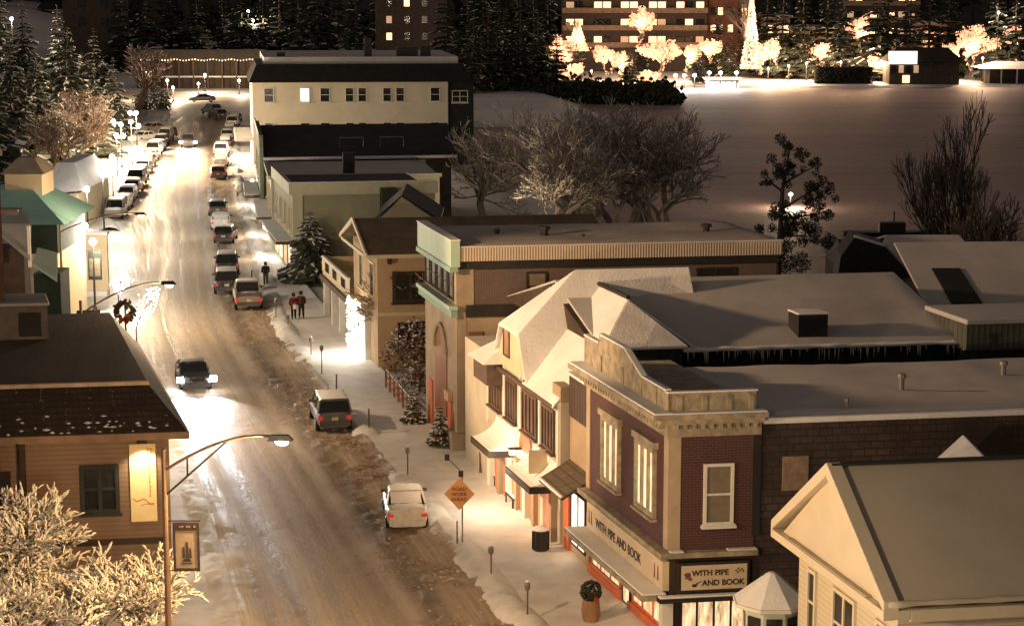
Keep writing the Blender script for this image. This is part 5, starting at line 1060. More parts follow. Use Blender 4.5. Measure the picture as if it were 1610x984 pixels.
lit_tree('small lit tree between the round one and the tall one before the hotel', 978, 118, 84, 476, 26, 315); lit_tree('lit tree right of the broad bright one, over the rink lamps', 1078, 112, 70, 482, 34, 316)
lit_tree('lit tree at the left corner of the yellow house', 1222, 104, 62, 486, 34, 317); lit_tree('lit tree in front of the yellow house', 1292, 108, 66, 486, 30, 318); lit_tree('lit shrub just left of the boathouse', 1382, 118, 84, 478, 30, 319); lit_tree('lit tree just right of the boathouse eave', 1500, 112, 70, 480, 34, 320)
# ------------------------------------------------------------------ cars
tyre_m = M('tyre rubber', (.015, .015, .015), .9, .2, 3, .1); rim_m = M('dull rim', (.22, .21, .2), .4, .2, 4, 0, metal=.6); tail_m = GLOW('tail lamp', (.75, .05, .03), .35); plate_m = M('licence plate', (.62, .58, .5), .5)
head_m = M('headlamp glass', (.5, .5, .48), .1, .1); bumper_m = M('grey bumper', (.10, .095, .09), .5); carsnow = SNOW('car snow', (.78, .77, .74), .08, 1.5)
def loft(mb, rings):
    n = len(rings[0]); i0 = len(mb.v)
    for r in rings: mb.pts(r)
    for k in range(len(rings) - 1):
        for j in range(n): a = i0 + k * n; b = a + n; q = (j + 1) % n; mb.f.append((a + j, a + q, b + q, b + j)); mb.mi.append(mb.cur)
    mb.f.append(tuple(range(i0, i0 + n))[::-1]); mb.f.append(tuple(range(i0 + (len(rings) - 1) * n, i0 + len(rings) * n))); mb.mi += [mb.cur] * 2
KIND = {   # length, width, belt heights along the body (rear to front), cabin (rear base, rear top, front top, front base), roof height, ground clearance, wheel radius
    'sedan': (4.75, 1.82, [(0, .80), (.03, .98), (.2, 1.0), (.3, .98), (.7, .95), (.96, .78), (1, .58)], (.18, .36, .57, .75), 1.42, .22, .32),
    'suv': (4.8, 1.88, [(0, .9), (.015, 1.08), (.3, 1.1), (.7, 1.06), (.97, .95), (1, .65)], (.015, .05, .55, .70), 1.80, .32, .38),
    'wagon': (4.5, 1.78, [(0, .85), (.02, .98), (.3, 1.0), (.7, .96), (.96, .80), (1, .6)], (.02, .10, .56, .74), 1.52, .22, .33),
    'pickup': (5.5, 1.98, [(0, 1.02), (.01, 1.08), (.35, 1.08), (.74, 1.10), (.97, 1.0), (1, .7)], (.40, .43, .62, .72), 1.85, .38, .40)}
def make_car(kind, paint, label, group=None):
    L_, W, prof, (c0, c1, c2, c3), zr, zb, wr = KIND[kind]; t = thing({'sedan': 'parked_sedan', 'suv': 'parked_suv', 'wagon': 'parked_hatchback', 'pickup': 'parked_pickup'}[kind], label, 'car', (0, 0, 0), 0, group)
    belt = interp_lin(prof); y = lambda f: (f - .5) * L_
    def ring(f, z):
        w = W / 2 * (1 - .16 * max(0, (abs(f - .5) - .36) / .14) ** 1.6)
        q = [(0, zb), (w * .82, zb), (w * .96, zb + .12), (w, zb + .32), (w * .985, z - .14), (w * .9, z - .02), (w * .6, z + .025), (0, z + .03)]
        return [(a, y(f), b) for a, b in q] + [(-a, y(f), b) for a, b in q[-2:0:-1]]
    fs = sorted(set([p[0] for p in prof] + [.06, .14, .24, .4, .5, .6, .8, .88, .93, .985])); mb = MB()
    loft(mb, [ring(f, belt(f)) for f in fs]); mb.build('body', paint, None, smooth=False).parent = t
    w0, w1 = W * .455, W * .385; zt = zr - .06
    mb = MB(); zz = lambda f: belt(f) + .01
    mb.prism([(-w0, y(c0), zz(c0)), (w0, y(c0), zz(c0)), (w0, y(c3), zz(c3)), (-w0, y(c3), zz(c3))], [(-w1, y(c1), zt), (w1, y(c1), zt), (w1, y(c2), zt), (-w1, y(c2), zt)]); mb.build('windows', glass, None).parent = t
    mb = MB(); e = .035
    mb.prism([(-w1 - e, y(c1) - e * 2, zt - .03), (w1 + e, y(c1) - e * 2, zt - .03), (w1 + e, y(c2) + e * 2, zt - .03), (-w1 - e, y(c2) + e * 2, zt - .03)], [(-w1 * .93, y(c1) + .06, zr), (w1 * .93, y(c1) + .06, zr), (w1 * .93, y(c2) - .06, zr), (-w1 * .93, y(c2) - .06, zr)])
    for s in (-1, 1):
        for f0, f1 in ((c0, c1), (c3, c2), ((c0 + c3) / 2, (c1 + c2) / 2)):
            mb.tube([(s * (w0 + .012), y(f0), zz(f0)), (s * (w1 + .012), y(f1), zt)], .045, 4)
    mb.build('roof', paint, None).parent = t
    for s in (-1, 1):
        for f in (.175, .81):
            wx = s * (W / 2 - .10); T = lambda p, wx=wx, f=f: Vector((wx + p[2], y(f) + p[0], wr + p[1]))
            w_ = MB(T).lathe([(wr * .6, -.11), (wr, -.10), (wr, .10), (wr * .6, .11)], 14).build('wheel', tyre_m, None); w_.parent = t
            r_ = MB(T).lathe([(wr * .58, -.115 if s < 0 else .085), (wr * .5, -.13 if s < 0 else .125)], 10).build('rim', rim_m, None); r_.parent = w_
        zl = prof[1][1] - .25; xx = s * W / 2 * .80
        hs = .22 if kind in ('suv', 'pickup') else .14
        MB().box(xx - .12 * 1.1, xx + .13, -L_ / 2 - .02, -L_ / 2 + .12, zl - hs / 2, zl + hs / 2).build('tail_light', tail_m, None).parent = t
        MB().box(xx - .16, xx + .12, L_ / 2 - .18, L_ / 2 - .005, .58, .72).build('headlight', head_m, None).parent = t
        MB().box(s * (w0 + .02), s * (w0 + .2), y(c3) - .35, y(c3) - .22, zz(c3) + .02, zz(c3) + .16).build('mirror', bumper_m, None).parent = t
    for yy, nm in ((-L_ / 2 - .07, 'rear_bumper'), (L_ / 2 - .10, 'front_bumper')): MB().box(-W * .43, W * .43, yy, yy + .16, zb + .06, zb + .30).build(nm, paint if kind == 'sedan' else bumper_m, None).parent = t
    MB().box(-.17, .17, -L_ / 2 - .035, -L_ / 2 - .005, zl - .12, zl + .04).build('licence_plate', plate_m, None).parent = t
    rs = random.Random(hash(kind) % 7 + 3 if False else len(kind)); mb = MB()
    def quilt(x0, x1, y0, y1, fz, hgt, nx=5, ny=6):
        top = {}; i0 = len(mb.v)
        for j in range(ny + 1):
            for i in range(nx + 1):
                yy = y0 + (y1 - y0) * j / ny; xx = x0 + (x1 - x0) * i / nx; ed = i in (0, nx) or j in (0, ny)
                mb.v.append(Vector((xx + rs.gauss(0, .012), yy + rs.gauss(0, .012), fz(yy) + (.004 if ed else hgt * rs.uniform(.7, 1.2)))))
        for j in range(ny):
            for i in range(nx): a = i0 + j * (nx + 1) + i; mb.f.append((a, a + 1, a + nx + 2, a + nx + 1)); mb.mi.append(0)
    quilt(-w1 * .95, w1 * .95, y(c1) - .02, y(c2) + .03, lambda q: zr, .075)
    bz = lambda q: belt(q / L_ + .5) + .03
    quilt(-W * .38, W * .38, y(c3) + .08, y(.95), bz, .07)
    if kind == 'sedan': quilt(-W * .38, W * .38, y(.035), y(c0) - .03, bz, .07); quilt(-w1 * .95, w1 * .95, y(c0) + .05, y(c1) - .02, lambda q: zz(c0) + (zt - zz(c0)) * (q - y(c0)) / (y(c1) - y(c0)) + .015, .03)
    if kind == 'pickup': quilt(-W * .37, W * .37, y(.05), y(c0) - .06, lambda q: 1.06, .08)
    mb.build('snow', carsnow, None, smooth=True, fix=False).parent = t
    if kind == 'pickup':
        for s in (-1, 1): MB().box(s * W * .40, s * W * .47, y(.02), y(c0) - .04, 1.08, 1.32).build('bed_side', paint, None).parent = t
        MB().box(-W * .46, W * .46, y(.005), y(.02), .72, 1.34).build('tailgate', bumper_m, None).parent = t
    return t
def interp_lin(T):
    def f(x):
        for (a, p), (b, q) in zip(T, T[1:]):
            if x <= b: return p + (q - p) * (x - a) / (b - a)
        return T[-1][1]
    return f
p_white, p_black, p_grey, p_silver, p_red, p_blue, p_tan = PAINT('white car paint', (.66, .64, .60)), PAINT('black car paint', (.015, .016, .018)), PAINT('grey car paint', (.10, .10, .10)), PAINT('silver car paint', (.34, .33, .31)), PAINT('dark red car paint', (.12, .02, .015)), PAINT('dark blue car paint', (.02, .025, .045)), PAINT('tan car paint', (.30, .24, .17))
PROTO = {}
def put_car(kind, paint, label, loc, rz, group):
    if kind not in PROTO: t = PROTO[kind] = make_car(kind, paint, label, group); t.location = loc; t.rotation_euler = (0, 0, rz); own = t['_p'] = paint.name; return t
    t = dup(PROTO[kind], loc, rz, label, None, group)
    for ch in t.children:
        if ch.type == 'MESH' and ch.name.split('.')[0] in ('body', 'roof', 'bed_side', 'rear_bumper', 'front_bumper') and ch.data.materials[0] and (ch.data.materials[0].name == PROTO[kind]['_p']):
            ch.material_slots[0].link = 'OBJECT'; ch.material_slots[0].material = paint
    return t
def at_rear(u, v, L_, dz=0.):
    p = P(u, v); rz = tangent(p.y) + dz - .13 * (1 if v > 380 else .4); return (p.x - math.sin(rz) * L_ / 2, p.y + math.cos(rz) * L_ / 2, .06), rz
GR, GL = 'cars parked along the right kerb', 'cars parked along the left kerb'
right = [(641, 838, 'sedan', p_white, 'white snow dusted sedan nearest the camera by the right kerb', -.02), (527, 683, 'suv', p_grey, 'dark grey sport utility car with snow on its roof beside the stakes', .08), (392, 491, 'pickup', p_tan, 'tan pickup with a dark tailgate parked by the pavement', .12),
    (357, 466, 'suv', p_black, 'black sport utility car just left of the tan pickup', .1), (357, 437, 'suv', p_blue, 'dark blue sport utility car ahead of the black one', .1), (351, 385, 'wagon', p_black, 'black hatchback with a clear dark rear window', 0), (347, 364, 'sedan', p_white, 'white sedan ahead of the black hatchback', 0), (342, 342, 'wagon', p_grey, 'grey hatchback with a snowy roof at the end of its row', 0),
    (343, 284, 'wagon', p_red, 'dark red hatchback nearest the gap in the right row', 0), (346, 264, 'sedan', p_silver, 'silver sedan second beyond the gap in the right row', 0), (347, 248, 'suv', p_white, 'white sport utility car third beyond the gap in the right row', 0), (353, 233, 'sedan', p_black, 'black sedan fourth beyond the gap in the right row', 0), (357, 222, 'wagon', p_silver, 'silver hatchback fifth beyond the gap in the right row', 0),
    (360, 211, 'sedan', p_grey, 'grey sedan sixth beyond the gap in the right row', 0), (365, 202, 'suv', p_white, 'white sport utility car near the far end of the right row', 0), (368, 194, 'sedan', p_blue, 'dark blue sedan near the far end of the right row', 0), (350, 188, 'wagon', p_black, 'black hatchback turned out from the far end of the right row', .5), (341, 182, 'suv', p_grey, 'grey sport utility car farthest up the right side', .5)]
for u, v, k, pt, lb, dz in right: l, r = at_rear(u, v, KIND[k][0], dz); put_car(k, pt, lb, l, r, GR)
seq = [('suv', p_silver), ('sedan', p_white), ('wagon', p_white), ('sedan', p_silver), ('suv', p_black), ('wagon', p_grey), ('sedan', p_white), ('wagon', p_tan), ('sedan', p_silver), ('suv', p_white), ('sedan', p_grey), ('wagon', p_black), ('suv', p_silver), ('sedan', p_red)]
nth = ['first', 'second', 'third', 'fourth', 'fifth', 'sixth', 'seventh', 'eighth', 'ninth', 'tenth', 'eleventh', 'twelfth', 'thirteenth', 'last']
for k, (kd, pt) in enumerate(seq):
    y = 197 + 7.4 * k; x = XL(y) + .9; x = min(x, -39.1 - .108 * (y - 196)) + .6
    put_car(kd, pt, '%s snowy %s, %s from the near end of the left row' % (pt.name.replace(' car paint', ''), {'suv': 'sport utility car', 'wagon': 'hatchback', 'sedan': 'sedan'}[kd], nth[k]), (x, y, .05), tangent(y) + math.pi - .12, GL)
for k, (u, v) in enumerate(((226, 222), (240, 208), (318, 160))): p = P(u, v); put_car('sedan', (p_white, p_tan, p_grey)[k], ['white snow covered car behind the left row near the blazing lamp', 'tan snow covered car at the far end behind the left row', 'grey car standing in front of the snow bank in the square'][k], p, (2.6, 2.4, 1.7)[k], 'cars parked around the square')
# two cars driving towards the camera with their lamps on
beam = GLOW('burning headlamp', (.95, .95, 1), 60)
def driving(u, v, paint, label, kind, power):
    p = P(u, v); rz = tangent(p.y) + math.pi; t = make_car(kind, paint, label, 'cars driving towards the camera'); t.name = 'driving_car'; t.location = (p.x, p.y + 2.3, .02); t.rotation_euler = (0, 0, rz)
    for ch in list(t.children):
        if ch.name.startswith('headlight'): ch.data.materials[0] = beam; ch.scale = (1.3, 1, 2.1); ch.location = (0, .03, -.62)
        if ch.name.startswith('snow'): bpy.data.objects.remove(ch)
    for s in (-1, 1):
        d = bpy.data.lights.new('headlight_beam', 'SPOT'); d.energy = power; d.color = (.93, .96, 1); d.spot_size = R(58); d.spot_blend = .9; d.shadow_soft_size = .09
        o = bpy.data.objects.new('headlight_beam', d); COL.objects.link(o); o.parent = t; o.location = (s * .68, 2.62, .72); o.rotation_euler = (R(90 - 11), 0, 0)
    return t
driving(294, 617, p_black, 'black car driving towards the camera with blazing headlights', 'sedan', 6000)
driving(292, 233, p_grey, 'distant car driving down the street with blazing headlights', 'suv', 4500)
# ------------------------------------------------------------------ street lamps
def globe_lamp(label, base, zg, globes, power, strength=26, grp='globe street lamps on the left pavement', col=(1, .90, .76)):
    x, y = base; t = thing('globe_lamp', label, 'street lamp', (x, y, .1), 0, grp)
    MB().tube([(x, y, .05), (x, y, zg + .2)], [.09, .05], 8).build('post', vent_m, t); MB().lathe([(.2, 0), (.2, .3), (.11, .5)], 8, (x, y, .05)).build('base', vent_m, t)
    for dx, dz in globes:
        MB().tube([(x, y, zg + dz - .25), (x + dx, y, zg + dz - .25)], .03, 5).build('arm', vent_m, t)
        g = MB().lathe([(.05, -.26), (.2, -.16), (.26, 0), (.2, .17), (.05, .25)], 10, (x + dx, y, zg + dz)).build('globe', GLOW('white globe %g' % strength, (1, .93, .84), strength), t, smooth=True)
        lamp('lamp_light', (x + dx + .45, y - .35, zg + dz - .1), power, col, .25, parent=t)
    return t
for k, (u, v, Y, gl, pw, lb) in enumerate((
    (146, 380, 141, [(0, 0), (-.55, 1.1)], 1200, 'globe lamp nearest the camera above the hanging notice'), (131, 322, 156, [(0, 0)], 900, 'globe lamp second from the near end of the left pavement'), (136, 298, 168, [(0, 0)], 2600, 'globe lamp third from the near end beside the cupola'),
    (161, 274, 182, [(0, 0)], 2600, 'globe lamp fourth from the near end of the left pavement'), (176, 247, 202, [(0, 0)], 2000, 'globe lamp fifth from the near end behind the parked cars'), (190, 196, 246, [(0, 0), (-.9, .4)], 11000, 'left one of the two blazing lamps above the far parked cars'), (206, 192, 250, [(0, 0), (.9, -.5)], 11000, 'right one of the two blazing lamps above the far parked cars'),
    (183, 214, 232, [(0, 0), (.8, 0)], 6000, 'added twin globe lamp just in front of the two blazing lamps'), (214, 178, 268, [(0, 0), (-.8, 0)], 9000, 'added twin globe lamp just behind the two blazing lamps'))):  # both twin lamps added to build up the glare here
    p = PY(u, v, Y); globe_lamp(lb, (p.x, Y), p.z, gl, pw, 40 if k < 5 else 110, 'globe street lamps on the left pavement', (1, .88, .72) if k < 5 else (1, .74, .46))
for k, (u, v, Y, lb) in enumerate(((225, 130, 375, 'pinkish globe lamp at the bend left of the snowy mound'), (263, 127, 380, 'pinkish globe lamp on the left above the snowy mound'), (272, 138, 372, 'low pinkish globe lamp right of the snowy mound'), (312, 132, 392, 'globe lamp left in front of the dark motel'), (322, 118, 400, 'highest globe lamp in front of the dark motel'), (376, 127, 392, 'globe lamp at the right end of the dark motel'))):
    p = PY(u, v, Y); globe_lamp(lb, (p.x, Y), p.z, [(0, 0)], 4500, 14, 'globe lamps around the square', (1, .74, .5))
for k, (u, v, Y, lb) in enumerate(((390, 18, 480, 'lamp high among the trees, upper of the two above the cream inn'), (398, 33, 470, 'lamp among the trees, lower of the two above the cream inn'), (1362, 79, 488, 'pink globe lamp among the trees left of the boathouse'), (1211, 87, 484, 'pink globe lamp at the foot of the lit house'), (1570, 20, 480, 'single cold lamp high in the dark tree on the right'))):
    p = PY(u, v, Y); t = globe_lamp(lb, (p.x, Y), p.z, [(0, 0)], 3500, 24, 'lamps in the far trees', (1, .78, .55))
for k, (u, v, Y, lb) in enumerate(((28, 228, 258, 'globe lamp among the snowy conifers at the far left'), (18, 30, 318, 'cold lamp high in the conifers of the top left corner'), (105, 205, 285, 'added globe lamp lighting the slope between the conifers and the brown trees'))):  # the last one is added to light the slope
    p = PY(u, v, Y); globe_lamp(lb, (p.x, Y), p.z, [(0, 0)], 6500, 14, 'lamps on the left slope', (1, .80, .56))
# cobra head lamps on curved arms
def cobra(label, base, head, zarm, power, glow, col, banner=False, brace=True):
    x, y = base; hx, hy, hz = head; t = thing('street_lamp', label, 'street lamp', (x, y, .1), 0, 'street lamps with long arms on the left kerb')
    MB().tube([(x, y, .05), (x, y, zarm + .7)], [.12, .075], 10).build('pole', M('rusty lamp pole', (.16, .10, .06), .6), t)
    f = lambda q: (x + (hx - x) * q, y + (hy - y) * q, zarm + (hz + .12 - zarm) * (1 - (1 - min(1, q / .8)) ** 1.7))
    MB().tube([f(q / 10) for q in range(10)] + [(hx - .3, hy, hz + .12)], .045, 7).build('arm', M('rusty lamp pole', (0, 0, 0)), t)
    if brace: MB().tube([(x, y, zarm - .8), f(.55)], .035, 5).build('brace', vent_m, t); MB().tube([f(.2), tuple(Vector((x, y, zarm - .8)).lerp(Vector(f(.55)), .36))], .03, 5).build('strut', vent_m, t)
    hd = MB(); hd.prism([(hx - .45, hy - .13, hz), (hx + .35, hy - .17, hz), (hx + .35, hy + .17, hz), (hx - .45, hy + .13, hz)], [(hx - .35, hy - .06, hz + .17), (hx + .2, hy - .1, hz + .17), (hx + .2, hy + .1, hz + .17), (hx - .35, hy + .06, hz + .17)])
    hd.build('lamp_head', vent_m if not glow else steel, t); MB(lambda p: Vector((hx + p[0] * 1.35, hy + p[1], hz + p[2]))).lathe([(.03, -.16), (.13, -.12), (.17, 0)], 10).build('lens', GLOW('lamp lens', (1, .86, .62), 55) if glow else GLOW('dim lens', (1, .8, .5), 6), t, smooth=True)
    lamp('lamp_light', (hx, hy, hz - .30), power, col, .15, parent=t)
    return t
h1 = PY(443, 692, 61); pb = PY(258, 740, 61.5)
t = cobra('street lamp with a glowing lens on a long rusty arm in the foreground', (pb.x, 61.5), (h1.x, 61, h1.z), pb.z, 6800, True, (1, .60, .27))
c0, c1 = PY(271, 822, 61.4), PY(314, 897, 61.4)
bz0, bz1 = c1.z, c0.z
MB().tube([(pb.x, 61.5, bz1 + .05), (c1.x + .05, 61.5, bz1 + .05)], .025, 5).build('bracket', vent_m, t); MB().tube([(pb.x, 61.5, bz0 - .02), (c1.x, 61.5, bz0 - .02)], .02, 5).build('bracket', vent_m, t)
t2 = thing('pole_banner', 'brown street banner with a dark sailing ship emblem hung from the lamp pole', 'banner', (c0.x, 61.5, bz0))
MB().box(c0.x, c1.x, 61.47, 61.5, bz0, bz1).build('cloth', M('banner cloth', (.33, .25, .17), .8), t2)
fm_ = M('banner border', (.055, .035, .03), .8); mb = MB(); w_ = c1.x - c0.x
mb.box(c0.x - .01, c1.x + .01, 61.455, 61.469, bz1 - .26, bz1 + .01); mb.box(c0.x - .01, c0.x + .07, 61.455, 61.469, bz0, bz1 - .26); mb.box(c1.x - .07, c1.x + .01, 61.455, 61.469, bz0, bz1 - .26); mb.box(c0.x + .07, c1.x - .07, 61.455, 61.469, bz0 - .01, bz0 + .07); mb.build('border', fm_, t2)
mb = MB(); cx = (c0.x + c1.x) / 2; zb_ = bz0 + .30
for dx, z0, z1, w in ((-.09, .1, .46, .09), (.02, .08, .62, .10), (.12, .1, .42, .08), (0, -.02, .07, .30)): mb.prism([(cx + dx - w * .5, 61.462, zb_ + z0), (cx + dx + w * .5, 61.462, zb_ + z0), (cx + dx + w * .5, 61.468, zb_ + z0), (cx + dx - w * .5, 61.468, zb_ + z0)], [(cx + dx - w * .28, 61.462, zb_ + z1), (cx + dx + w * .3, 61.462, zb_ + z1), (cx + dx + w * .3, 61.468, zb_ + z1), (cx + dx - w * .28, 61.468, zb_ + z1)])
mb.box(cx - .17, cx + .17, 61.462, 61.468, zb_ - .09, zb_ - .06); mb.build('ship_emblem', fm_, t2)
for k in range(8): MB().box(c0.x + .12 + k * .075, c0.x + .17 + k * .075, 61.449, 61.4545, bz1 - .16, bz1 - .10).build('worn_stripe', M('banner cloth', (0, 0, 0)), t2) if k % 3 else None
h2 = PY(266, 447, 103); cobra('street lamp with a dark head reaching over the kerb behind the brown shop', (-21.8, 101.5), (h2.x, 103, h2.z), h2.z - 1.3, 3700, False, (1, .70, .42), brace=False)
h3 = PY(222, 338, 134); cobra('street lamp with a dark head farther up the left kerb', (h3.x - 5.2, 133), (h3.x, 134, h3.z), h3.z - 1.0, 3600, False, (1, .70, .42), brace=False)
# one lamp on the shore that lights the ice behind the clumpy pine
p = PY(1243, 303, 228); t = thing('shore_lamp', 'small lamp post glowing on the ice behind the clumpy pine', 'lamp post', (p.x, 228, -2.6)); MB().tube([(p.x, 228, -2.7), (p.x, 228, -1.2)], .06, 6).build('post', vent_m, t); MB().lathe([(.05, -.2), (.25, 0), (.05, .2)], 8, (p.x, 228, -1.1)).build('globe', GLOW('shore globe', (1, .85, .65), 30), t)
lamp('lamp_light', (p.x, 227.3, -1.0), 2600, WARM, .2, parent=t)
# lit snowflake ornaments and wreath on the left kerb
deco = GLOW('ornament bulbs', (1, .88, .78), 14)
def ornament(label, u0, v0, u1, v1, Y, seed):
    a, b = PY(u0, v0, Y), PY(u1, v1, Y); rs = random.Random(seed); t = thing('light_ornament', label, 'ornament', a, 0, 'lit ornaments on the left lamp posts'); mb, ms = MB(), MB()
    ms.tube([a, b], .035, 5); ms.tube([b, (b.x, b.y + .2, .1)], .04, 5)
    for k in range(90):
        q = a.lerp(b, rs.random()); w = .30 * (1 - abs((q - a).length / (b - a).length - .5)); mb.blob(q + Vector((rs.gauss(0, w), rs.gauss(0, .1), rs.gauss(0, w * .6))), rs.uniform(.03, .06), rs)
    for s in (-1, 1):
        for k in range(14): q = b.lerp(a, k / 13) + Vector((s * .5 * math.sin(k / 13 * 3.1), 0, 0)); mb.blob(q, .04, rs)
    ms.build('frame', vent_m, t); mb.build('bulbs', deco, t); lamp('lamp_light', tuple((a + b) / 2 + Vector((.2, -.9, 0))), 160, WHITE, .3, parent=t)
ornament('lit snowflake ornament leaning over the kerb under the lamp arm', 243, 455, 214, 512, 106, 1); ornament('lit snowflake ornament standing farther back beside the notice', 193, 420, 186, 462, 128, 2)
p = PY(196, 490, 101); t = thing('wreath', 'green wreath with a red bow behind the roof of the brown shop', 'wreath', p); rs = random.Random(4); mb = MB()
for k in range(160): a = rs.uniform(0, 6.28); mb.blob(p + Vector((math.cos(a) * .42 + rs.gauss(0, .08), rs.gauss(0, .1), math.sin(a) * .42 + rs.gauss(0, .08))), rs.uniform(.05, .11), rs)
mb.build('greenery', M('wreath green', (.10, .07, .04), .9), t); mb = MB()
for k in range(16): mb.blob(p + Vector((rs.gauss(0, .14), -.12, -.45 + rs.gauss(0, .12))), .1, rs)
mb.build('bow', M('red ribbon', (.40, .05, .03), .6), t); MB().tube([(p.x, p.y + .15, .1), (p.x, p.y + .15, p.z + .6)], .05, 6).build('post', vent_m, t)
# ------------------------------------------------------------------ street furniture on the left
p = P(127, 492); t = thing('utility_pole', 'thin brown wooden pole in front of the cream wall on the left', 'pole', (p.x, p.y, 0)); MB().tube([(p.x, p.y, 0), (p.x, p.y, PY(127, 372, p.y).z)], .10, 8).build('pole', M('pole wood', (.28, .17, .09), .8), t)
p = PY(148, 440, p.y); y0 = p.y - .3; a, b = PY(139, 440, y0), PY(159, 395, y0); t = thing('hanging_notice', 'dark framed notice hung from the wooden pole by the globe lamp', 'sign', (a.x, y0, a.z)); MB().box(a.x, b.x, y0, y0 + .06, a.z, b.z).build('frame', M('dark green frame', (.03, .035, .03), .6), t); MB().box(a.x + .1, b.x - .1, y0 - .012, y0, a.z + .25, b.z - .5).build('notice', M('dim notice', (.20, .17, .12), .8, .5, 6), t); MB().tube([(a.x - .9, y0 + .1, b.z + .05), (b.x, y0 + .1, b.z + .05)], .03, 5).build('bracket', vent_m, t)
w0, w1 = PY(104, 486, 149), PY(196, 486, 149)
t = thing('cream_side_wall', 'cream shop wall with a small snow capped ledge behind the wooden pole', 'wall', (w0.x, 149, 0)); MB().box(w0.x, w0.x + 3.2, 149, 149.4, 0, 4.6).build('wall', creamw, t); MB().box(w0.x - .1, w0.x + 3.3, 148.6, 149.5, 4.6, 4.85).build('snow', snow, t); MB().box(w0.x, w0.x + 3.2, 148.4, 149, .0, .5).build('step', snow, t)
w0 = PY(70, 300, 186); t = thing('cream_gabled_shop', 'cream stucco shop with a snow covered roof behind the globe lamps', 'shop building', (w0.x, 188, 0)); x0, x1 = PY(66, 300, 186).x, PY(124, 300, 186).x; zt = PY(90, 300, 186).z
MB().box(x0, x1, 186, 200, 0, zt).build('wall', creamw, t); MB().prism([(x0 - .6, 185.4, zt), (x1 + .5, 185.4, zt), (x1 + .5, 201, zt), (x0 - .6, 201, zt)], [(x0 + .6, 190, zt + 2.2), (x1 - 1.2, 190, zt + 2.2), (x1 - 1.2, 199, zt + 2.2), (x0 + .6, 199, zt + 2.2)]).build('roof', snow, t)
for k in range(3): MB().box(x0 + .6 + k * 1.1, x0 + 1.2 + k * 1.1, 185.9, 185.995, .4, 2.4).build('window', lit_shop, t)
mb = MB(); rs = random.Random(6)
for k in range(40): mb.blob((x0 + .4 + (x1 - x0) * k / 40, 185.2, zt - .4 + .4 * k / 40), .1, rs)
mb.build('garland', leafd, t)
a, b = PY(58, 478, 127), PY(104, 440, 127)
t = thing('notice_board', 'brown timber notice board with rows of small plaques under a snowy cap', 'notice board', ((a.x + b.x) / 2, 127, 0)); zt = b.z; zb_ = PY(80, 470, 127).z
for x in (a.x + .15, b.x - .15): MB().box(x - .09, x + .09, 127, 127.18, 0, zt).build('post', darkwood, t)
MB().box(a.x, b.x, 126.9, 127, zb_, zt).build('board', M('board brown', (.10, .06, .035), .8), t); MB().box(a.x - .15, b.x + .15, 126.7, 127.4, zt, zt + .16).build('snow', snow, t)
mb = MB()
for k in range(5):
    for j in range(3): mb.box(a.x + .12 + k * .34, a.x + .38 + k * .34, 126.87, 126.9, zb_ + .12 + j * .36, zb_ + .34 + j * .36)
mb.build('plaques', M('plaque paint', (.30, .20, .10), .7), t)
mb = MB(); rs = random.Random(9)
for k in range(260): mb.blob((rs.uniform(a.x - .3, b.x + .4), rs.uniform(126, 126.6), rs.uniform(.1, 1.0)), rs.uniform(.08, .18), rs)
tag(mb.build('low_hedge', M('snowy hedge', (.26, .21, .14), .9, .8, 3), None, fix=False), 'low snow dusted hedge below the timber notice board', 'hedge')
# ------------------------------------------------------------------ right pavement
def post(label, u, v, vt, kind):
    p = P(u, v, .12); zt = PY(u, vt, p.y).z
    t = thing('parking_meter' if kind else 'marker_stake', label, 'parking meter' if kind else 'stake', p, 0, 'parking meters on the right pavement' if kind else 'stakes on the right pavement')
    MB().tube([(p.x, p.y, 0), (p.x + .01, p.y, zt - (.3 if kind else 0))], .035 if kind else .05, 6).build('post', M('rusty post', (.13, .09, .06), .7), t)
    if kind: MB().lathe([(.05, -.34), (.10, -.28), (.11, -.1), (.07, 0)], 8, (p.x, p.y, zt)).build('meter_head', steel, t)
    MB().lathe([(.1, 0), (.06, .06)], 8, (p.x, p.y, zt)).build('snow', snow, t)
post('meter nearest the bottom edge of the picture', 829, 978, 914, 1); post('meter in front of the brick shop, second from the bottom edge', 772, 913, 858, 1); post('meter on the pavement beside the road work sign', 641, 752, 702, 1)
post('brown stake right beside the dark grey sport utility car', 580, 680, 642, 0); post('brown stake just beyond the dark grey sport utility car', 529, 612, 588, 0); post('meter in the bright snow by the lit doorway', 506, 588, 543, 1); post('meter left of the lit doorway, nearer the road', 489, 560, 530, 1); post('short meter below the couple', 453, 521, 494, 1); post('meter beside the tan pickup', 434, 503, 470, 1); post('stake on the pavement in front of the lone walker', 396, 443, 424, 0)
# diamond road work sign
p = P(727, 858, .2); zs = PY(722, 776, p.y).z; t = thing('road_work_sign', 'orange diamond road work sign on two posts in the snow bank', 'sign', p)
MB().tube([(p.x, p.y + .06, 0), (p.x, p.y + .06, zs + .75)], .035, 6).build('post', steel, t); MB().tube([(p.x - .22, p.y + .1, 0), (p.x - .22, p.y + .1, 1.25)], .035, 6).build('post', M('rusty post', (0, 0, 0)), t)
r = .64; sg = MB().prism([(p.x + a * r - .12, p.y - .01, zs + b * r) for a, b in ((1, 0), (0, 1.08), (-1, 0), (0, -1.08))], [(p.x + a * r - .12, p.y + .012, zs + b * r) for a, b in ((1, 0), (0, 1.08), (-1, 0), (0, -1.08))]).build('panel', M('orange sign sheet', (.60, .31, .13), .5, .08), t)
for k, s in enumerate(('ROAD', 'WORK', 'AHEAD')): text(s, sg, (p.x - .12, p.y - .016, zs + .14 - k * .22), (1, 0), .21, M('sign letter brown', (.16, .05, .02), .6), align='CENTER')
mb = MB()
